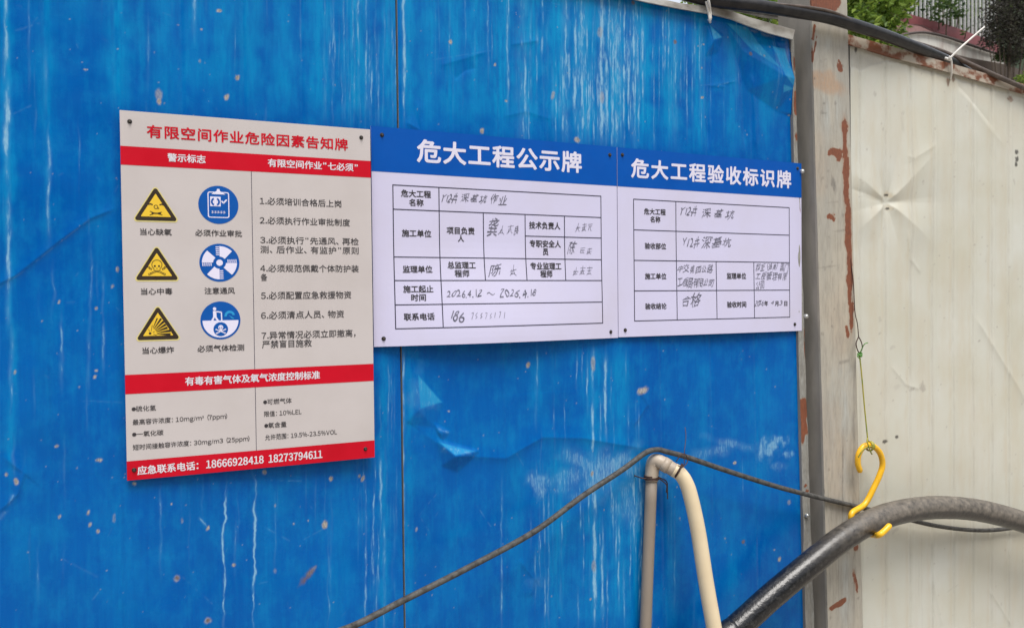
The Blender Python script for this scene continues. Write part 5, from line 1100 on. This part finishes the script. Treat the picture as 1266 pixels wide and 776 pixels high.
tt = (a0[2] - GROUND - .03) / -d0[2]
pre = [a0 + d0 * tt * 1.0 + np.array([-.9, -.25, 0]), a0 + d0 * tt * 1.0 + np.array([-.4, -.1, 0]), a0 + d0 * tt * .93 + np.array([-.03, 0, .0]), a0 + d0 * tt * .7, a0 + d0 * tt * .35]
z1 = hz[-1]; post_ = [z1 + np.array([.5, -.1, -.3]), z1 + np.array([.9, -.2, -.62]), np.array([z1[0] + 1.3, z1[1] - .3, GROUND + .036]), np.array([z1[0] + 1.8, z1[1] - .35, GROUND + .036])]
hm = MB().tube(pre + hz + post_, .0285, 28, sub=14, noise=.004)
ho = hm.build('thick_hose', M['hose'], None, True)
at_ = ho.data.attributes.new('wear', 'FLOAT_COLOR', 'POINT'); vs = np.array(hm.v)
nn = len(vs) // 28; ctr = vs.reshape(nn, 28, 3).mean(1); up = (vs.reshape(nn, 28, 3) - ctr[:, None])[:, :, 2] / .0285
xk = sstep(at(1000, 694, -.145)[0], at(1120, 632, -.1)[0], ctr[:, 0])[:, None]
dd = np.clip(np.where(up > -.2, xk * (.55 + .5 * sstep(-.2, .6, up)), .0) + .62 * sstep(.0, .5, -up - .15) * sstep(1, .45, -up) * (1 - xk) * .7 + .25 * xk, 0, 1)
C4 = np.zeros((len(vs), 4), np.float32); C4[:, 0] = dd.ravel(); C4[:, 3] = 1; at_.data.foreach_set('color', C4.ravel())
tag(ho, 'thick black hose dusted grey on its arch across the post and beige panel', 'hose')

# ---- yellow plastic S hook on a wire
hk = [at(1063, 581, -.062), at(1060.5, 572, -.063), at(1062, 560, -.064), at(1069, 551, -.066), at(1079, 551, -.067), at(1088, 560, -.066), at(1091, 574, -.064), at(1087, 588, -.062), at(1080, 603, -.058), at(1069, 623, -.055)]
cH = at(1083, 640, -.102)
hk2 = [cH + np.array([-.034, .041, .006]), cH + np.array([-.032, .038, -.020]), cH + np.array([-.020, .026, -.036]), cH + np.array([-.003, .002, -.0405]), at(1086, 661, -.152), at(1092, 657, -.158), at(1099, 650, -.160)]
hkm = MB().tube(hk + hk2, [.0068, .0071, .0071, .0071, .0071, .0068], 14, sub=8)
for e in (hk[0], hk2[-1]):
    n0 = len(hkm.v); vv = []; 
    for i in range(1, 6):
        for j in range(10):
            t_, f_ = math.pi * i / 6, 2 * math.pi * j / 10
            vv.append(e + .0069 * np.array([math.sin(t_) * math.cos(f_), math.sin(t_) * math.sin(f_), math.cos(t_)]))
    hkm.add(vv, [(i * 10 + j, (i + 1) * 10 + j, (i + 1) * 10 + (j + 1) % 10, i * 10 + (j + 1) % 10) for i in range(4) for j in range(10)] + [tuple(range(9, -1, -1))[::-1], tuple(range(40, 50))[::-1]])
tag(hkm.build('hook', M['yellow'], None, True), 'bright yellow plastic S shaped hook holding up the thick hose', 'hook')
wr = empty('hanging_wire', tuple(at(1064, 470, -.05))); tag(wr, 'olive wire with a green knot hanging beside the post above the yellow hook', 'wire')
MB().tube([at(1051, 316, -.034), at(1055, 350, -.039), at(1057, 385, -.043), at(1060, 400, -.045), at(1061.5, 416, -.047)], .0012, 6).build('iron_wire', M['wire'], wr, True)
lp = [at(1061.5, 416, -.047), at(1058.5, 424, -.05), at(1060, 432, -.05), at(1063, 436, -.049), at(1066, 430, -.047), at(1065, 423, -.046), at(1061.5, 416, -.047)]
MB().tube(lp, .0014, 6).build('iron_loop', M['wire'], wr, True)
kn = MB(); cK = at(1062.5, 438, -.05)
rk = np.random.RandomState(4)
for k in range(3): kn.tube(coil(cK + rk.uniform(-.002, .002, 3), rk.uniform(-1, 1, 3), .0048 - .0008 * k, 1.3, 0, .002), .0014, 6, sub=2)
kn.tube([cK, at(1066, 430, -.055), at(1069, 425, -.06), at(1073, 423.5, -.06)], .0012, 6); kn.tube([cK, at(1060, 440, -.055), at(1064, 444, -.055)], .0012, 6)
kn.build('knot', M['green'], wr, True)
MB().tube([cK, at(1065, 460, -.053), at(1069, 505, -.058), at(1073, 545, -.066)], .0017, 8).build('olive_wire', M['string'], wr, True)
lk = MB(); cL = at(1074, 551, -.0665)
lk.tube(coil(cL, (1, 0, -.15), .0112, 2.3, 0, .003), .0017, 7, sub=2); lk.tube([cL + np.array([0, -.011, .002]), at(1071, 553, -.079), at(1066, 557, -.079), at(1061, 565, -.075)], .0015, 6); lk.tube([cL + np.array([0, -.011, .002]), at(1078, 549, -.078), at(1082, 551, -.076)], .0014, 6); lk.tube([at(1073, 541, -.066), at(1072, 545, -.079), at(1076, 557, -.08), at(1078, 561, -.078)], .0017, 6)
lk.build('wire_wrap', M['string'], wr, True)

# ---- cables along the fence top
tc = [at(700, -60, .02), at(800, -22, .01), at(850, -6, -.005), at(890, 2.5, -.025), at(930, 7, -.045), at(975, 13.5, -.060), at(1020, 21, -.062), at(1060, 32.5, -.060), at(1100, 46, -.050), at(1135, 60, -.032), at(1160, 70.5, -.010), at(1180, 80, .012), at(1205, 98, .03), at(1240, 135, .045)]
dl = tc[0] - tc[1]; tc = [tc[0] + dl * 4, tc[0] + dl * 1.5] + tc; tc += [tc[-1] + np.array([.12, .06, -.16]), tc[-1] + np.array([.2, .14, -.7])]
tag(MB().tube(tc, .0142, 18, sub=8).build('black_cable', M['black_cable'], None, True), 'thick black cable lying over the post and tied to the beige rail', 'cable')
t2 = [at(840, -16, .03), at(880, -5, .0), at(920, 1.5, -.035), at(960, 5.5, -.064), at(1000, 9.5, -.074), at(1030, 15.5, -.074), at(1070, 33, -.066), at(1108, 46.5, -.045), at(1136, 54.5, -.015), at(1168, 65, .008), at(1195, 77.5, -.005), at(1234, 95, -.034), at(1275, 113, -.036), at(1330, 138, -.036)]
dl = t2[0] - t2[1]; t2 = [t2[0] + dl * 6, t2[0] + dl * 2] + t2; t2.append(t2[-1] + (t2[-1] - t2[-2]) * 4)
tag(MB().tube(t2, [.0035, .0035, .0035, .0038, .0060, .0066, .0066], 10, sub=8).build('brown_cable', M['brown_cable'], None, True), 'thin dusty brown cable running along behind the top of the rusty rail', 'cable')
t3 = [at(820, -12, .05), at(860, -2, .045), at(890, 5, .04), at(925, 12, .02), at(945, 17, .07), at(960, 19, .10)]
dl = t3[0] - t3[1]; t3 = [t3[0] + dl * 5] + t3
tag(MB().tube(t3, .010, 10, sub=8).build('black_cable', M['black_cable'], None, True), 'short length of black cable tucked behind the pale capping at the top', 'cable')
# white nylon ties
z = MB(); 
za = [at(870, -2, -.02), at(874, -4, -.034), at(876.5, 4, -.034), at(878, 14, -.024), at(878.5, 24, -.022)]
z.tube(za, .0030, 8); z.tube([at(869, -2, -.02), at(870, -8, .0), at(872, -9, .02)], .0028, 8); z.tube([at(873, 2, -.030), at(876, 16, -.024), at(877.5, 25.5, -.022), at(879, 22, -.012)], .0026, 8)
z.tube([at(876.5, 24, -.020), at(877.5, 26.5, -.016), at(878, 28, .0)], .0028, 8)
tag(z.build('cable_tie', M['zip'], None, True), 'white nylon cable tie round the pale capping of the blue panel', 'cable tie')
z = MB()
z.tube([at(1170.5, 73, .005), at(1174, 70.5, -.030), at(1176, 74, -.036), at(1176.6, 86, -.034), at(1175.5, 97, -.026), at(1174.6, 98, -.018)], .0027, 8)
z.tube([at(1168, 72, -.030), at(1176, 74.5, -.040)], .0038, 8, sub=2)
z.tube([at(1173, 73.5, -.038), at(1190, 57, -.055), at(1217, 33.5, -.075)], [.0028, .0028, .0022], 8)
tag(z.build('cable_tie', M['zip'], None, True), 'white nylon cable tie with a long tail pointing up from the rusty rail', 'cable tie')

# ================================================================ beyond the fence
YB = 7.0
def outl(name, pts, y, th, m, parent=None, loc=None, label=None):
    mb = MB(); mb.prism([tuple(at(px, py, y)) for px, py in pts][::-1], (0, th, 0)); return mb.build(name, m, parent, False, loc)
g0 = at(1180, 60, YB)
bld = empty('terrace_building', (g0[0], YB + 1, GROUND)); tag(bld, 'terrace with maroon tiled edge and stained white rounded wall beyond the fence', 'building')
def curve_(pts, n=6): return [tuple(p[:2]) for p in spline([(x, y, 0) for x, y in pts], n)]
wt_ = curve_([(1108, 47), (1118, 43.2), (1133, 40.6), (1148, 41), (1170, 46), (1200, 56), (1236, 68)], 5)
outl('white_wall', wt_ + [(1241, 72), (1242, 79), (1238, 82), (1200, 82), (1106, 72)], YB, .35, M['plaster'], bld)
mo = MB(); mo.tube([at(x, y, YB - .03) for x, y in wt_[1:]], .020, 8, sub=1); mo.build('moulding', M['mould'], bld, True)
outl('maroon_edge', curve_([(1093, 30), (1098, 17), (1104, 14), (1112, 14.5), (1140, 22), (1175, 32), (1205, 43), (1225, 50), (1240, 62)], 4) + [(1240, 68.5), (1200, 53.5), (1176, 45.5), (1160, 40.5), (1140, 31), (1110, 28.5)], YB + .22, .4, M['maroon'], bld)
outl('maroon_soffit', [(1108, 28), (1122, 30), (1138, 33), (1158, 42), (1170, 46.5), (1148, 41.5), (1133, 41), (1118, 44), (1108, 47.5), (1104, 36)], YB + .05, .16, simple('pale_maroon_soffit', (0.30, 0.17, 0.16), 0.6), bld)
outl('brown_ledge', [(1098, 52), (1120, 54), (1160, 62), (1200, 72), (1242, 79.5), (1290, 96), (1290, 150), (1098, 130)], YB - .12, .9, M['ledge'], bld)
lw = at(1098, 130, YB - .1); rw = at(1290, 150, YB - .1)
MB().box((lw[0], YB, GROUND - .1), (rw[0] + 2.0, YB + 4.5, min(lw[2], rw[2]) + .05)).build('building_base', M['plaster'], bld)
MB().box((at(1232, 70, YB)[0], YB + .1, at(1250, 115, YB)[2]), (at(1290, 80, YB)[0] + .8, YB + .3, at(1250, 84, YB)[2])).build('side_wall', M['plaster'], bld)
# railing on the terrace
rb0 = at(1104, 14, YB + .4); rb1 = at(1232, 62, YB + .4)
rail = empty('terrace_railing', tuple((rb0 + rb1) / 2)); tag(rail, 'pale railing of upright bars on the terrace beyond the fence', 'railing')
nbar = 26
for k in range(nbar):
    t_ = (k + .5) / nbar; p = rb0 * (1 - t_) + rb1 * t_
    MB().box((p[0] - .013, p[1] - .013, p[2] - .05), (p[0] + .013, p[1] + .013, p[2] + 1.05)).build('bar', M['rail_bar'], rail)
MB().prism([rb0 + np.array([-.05, -.03, 1.05]), rb1 + np.array([.05, -.03, 1.05]), rb1 + np.array([.05, -.03, 1.11]), rb0 + np.array([-.05, -.03, 1.11])], (0, .06, 0)).build('handrail', M['rail_bar'], rail)

def foliage(name, clumps, n, size, m, parent, seed, flat=.5):
    """many small leaf faces in uneven clumps; clumps: (centre, radius)"""
    r = np.random.RandomState(seed); V = []; F = []
    wts = np.array([c[1] ** 2 for c in clumps]); wts = wts / wts.sum()
    for i in r.choice(len(clumps), n, p=wts):
        c, R_ = clumps[i]; d = r.randn(3); d /= np.linalg.norm(d); p = np.array(c) + d * R_ * r.uniform(.25, 1.08) ** .6 * np.array([1, .9, .8])
        s_ = size * r.uniform(.5, 1.3); a = r.randn(3); a[2] *= flat; a /= np.linalg.norm(a); b_ = np.cross(a, r.randn(3)); b_ /= np.linalg.norm(b_)
        nrm = np.cross(a, b_) * s_ * .16; k = len(V)
        V += [p, p + a * s_ * .5 + b_ * s_ * .24 + nrm, p + a * s_, p + a * s_ * .5 - b_ * s_ * .24 + nrm]
        F += [(k, k + 1, k + 2), (k, k + 2, k + 3)]
    return build(name, V, F, m, parent)
def tree(name, label, cat, px, py, y, clumps, n, size, m, seed, base=None, group=None, trunk=.09):
    c0 = at(px, py, y); root = empty(name, (c0[0], y, base if base is not None else GROUND)); tag(root, label, cat, group)
    cl = []; r = np.random.RandomState(seed)
    for (cx, cy, dy, R_) in clumps:
        q_ = at(cx, cy, y + dy); cl.append((q_, R_))
    b0 = np.array([c0[0], y, root.location.z]); tr = MB(); top = np.mean([c[0] for c in cl], 0)
    tr.tube([b0, b0 * .5 + top * .5 + r.uniform(-.08, .08, 3), top + np.array([0, 0, .2])], [trunk, trunk * .75, trunk * .3], 10)
    for q_, R_ in cl:
        s_ = b0 * .35 + top * .65; tr.tube([s_, (s_ + q_) / 2 + np.array([0, 0, -.08]), q_], [trunk * .4, trunk * .25, trunk * .08], 6)
    tr.build('trunk' if trunk > .05 else 'stem', M['bark'], root, True)
    foliage('crown' if trunk > .05 else 'foliage', cl, n, size, m, root, seed)
    return root
tree('tree', 'bright green leafy tree beyond the fence directly right of the post', 'tree', 1062, 60, 5.2,
     [(1045, 10, 0, .34), (1070, 6, .1, .40), (1095, 12, 0, .32), (1058, 35, -.1, .32), (1085, 35, .05, .30), (1100, 40, -.1, .18), (1075, -25, .2, .45), (1040, -30, .1, .45), (1110, -20, .1, .38), (1020, 20, .2, .35), (1100, 55, 0, .20), (1065, 55, .0, .3)], 4200, .10, M['leaf_bright'], 3)
tree('tree', 'darker green tree behind the terrace railing', 'tree', 1170, 20, 9.5,
     [(1120, 2, 0, .5), (1165, 8, 0, .55), (1160, 25, -.2, .45), (1195, 12, .1, .5), (1200, 30, .0, .4), (1140, -20, 0, .7), (1190, -25, 0, .7), (1230, -10, .2, .6), (1108, 10, .3, .5), (1180, 30, .8, .6), (1130, 20, .8, .6), (1215, 45, .5, .5), (1118, 10, -2.5, .16), (1160, 12, -2.5, .22), (1175, 8, -2.5, .2), (1170, 22, -2.5, .12), (1185, 16, -2.4, .14), (1112, -6, -2.5, .2), (1195, 36, -2.4, .10)], 6200, .10, M['leaf_mid'], 5)
tree('tree', 'bright green tree sprig above the dark bush at upper right', 'tree', 1215, 6, 8.2,
     [(1212, 4, 0, .20), (1222, 9, 0, .16), (1205, 14, 0, .13), (1225, -8, 0, .3), (1200, 18, 0, .10), (1262, 3, -.3, .16), (1200, -12, 0, .3)], 1100, .085, M['leaf_bright'], 8, trunk=.055)
tree('bush', 'dark brownish bush hanging over the terrace corner at upper right', 'bush', 1245, 40, 6.3,
     [(1232, 20, 0, .26), (1250, 10, 0, .30), (1240, 40, 0, .27), (1256, 35, .1, .30), (1225, 40, 0, .16), (1268, 20, 0, .3), (1250, 58, .0, .24), (1270, 50, 0, .25), (1222, 52, 0, .14), (1285, 30, .1, .35), (1245, -10, .1, .35), (1252, 75, 0, .12)], 6500, .055, M['leaf_dark'], 9, trunk=.05)
tree('bush', 'dark bush leaning out under the terrace railing at right edge', 'bush', 1242, 66, 6.6,
     [(1243, 66, 0, .12), (1250, 72, 0, .11), (1236, 72, 0, .08), (1262, 66, 0, .12)], 900, .06, M['leaf_mid'], 12, trunk=.03)
tree('bush', 'small bright green plant at the right edge behind the rail', 'bush', 1268, 100, 5.8,
     [(1264, 98, 0, .10), (1275, 96, 0, .14)], 300, .06, M['leaf_bright'], 14, trunk=.03)
tree('tree', 'green tree glimpsed between the pale capping and the post', 'tree', 945, 10, 4.0,
     [(935, 14, 0, .22), (950, 20, 0, .20), (925, 5, 0, .25), (965, 0, .2, .35), (900, -20, 0, .4)], 2200, .06, M['leaf_bright'], 15)
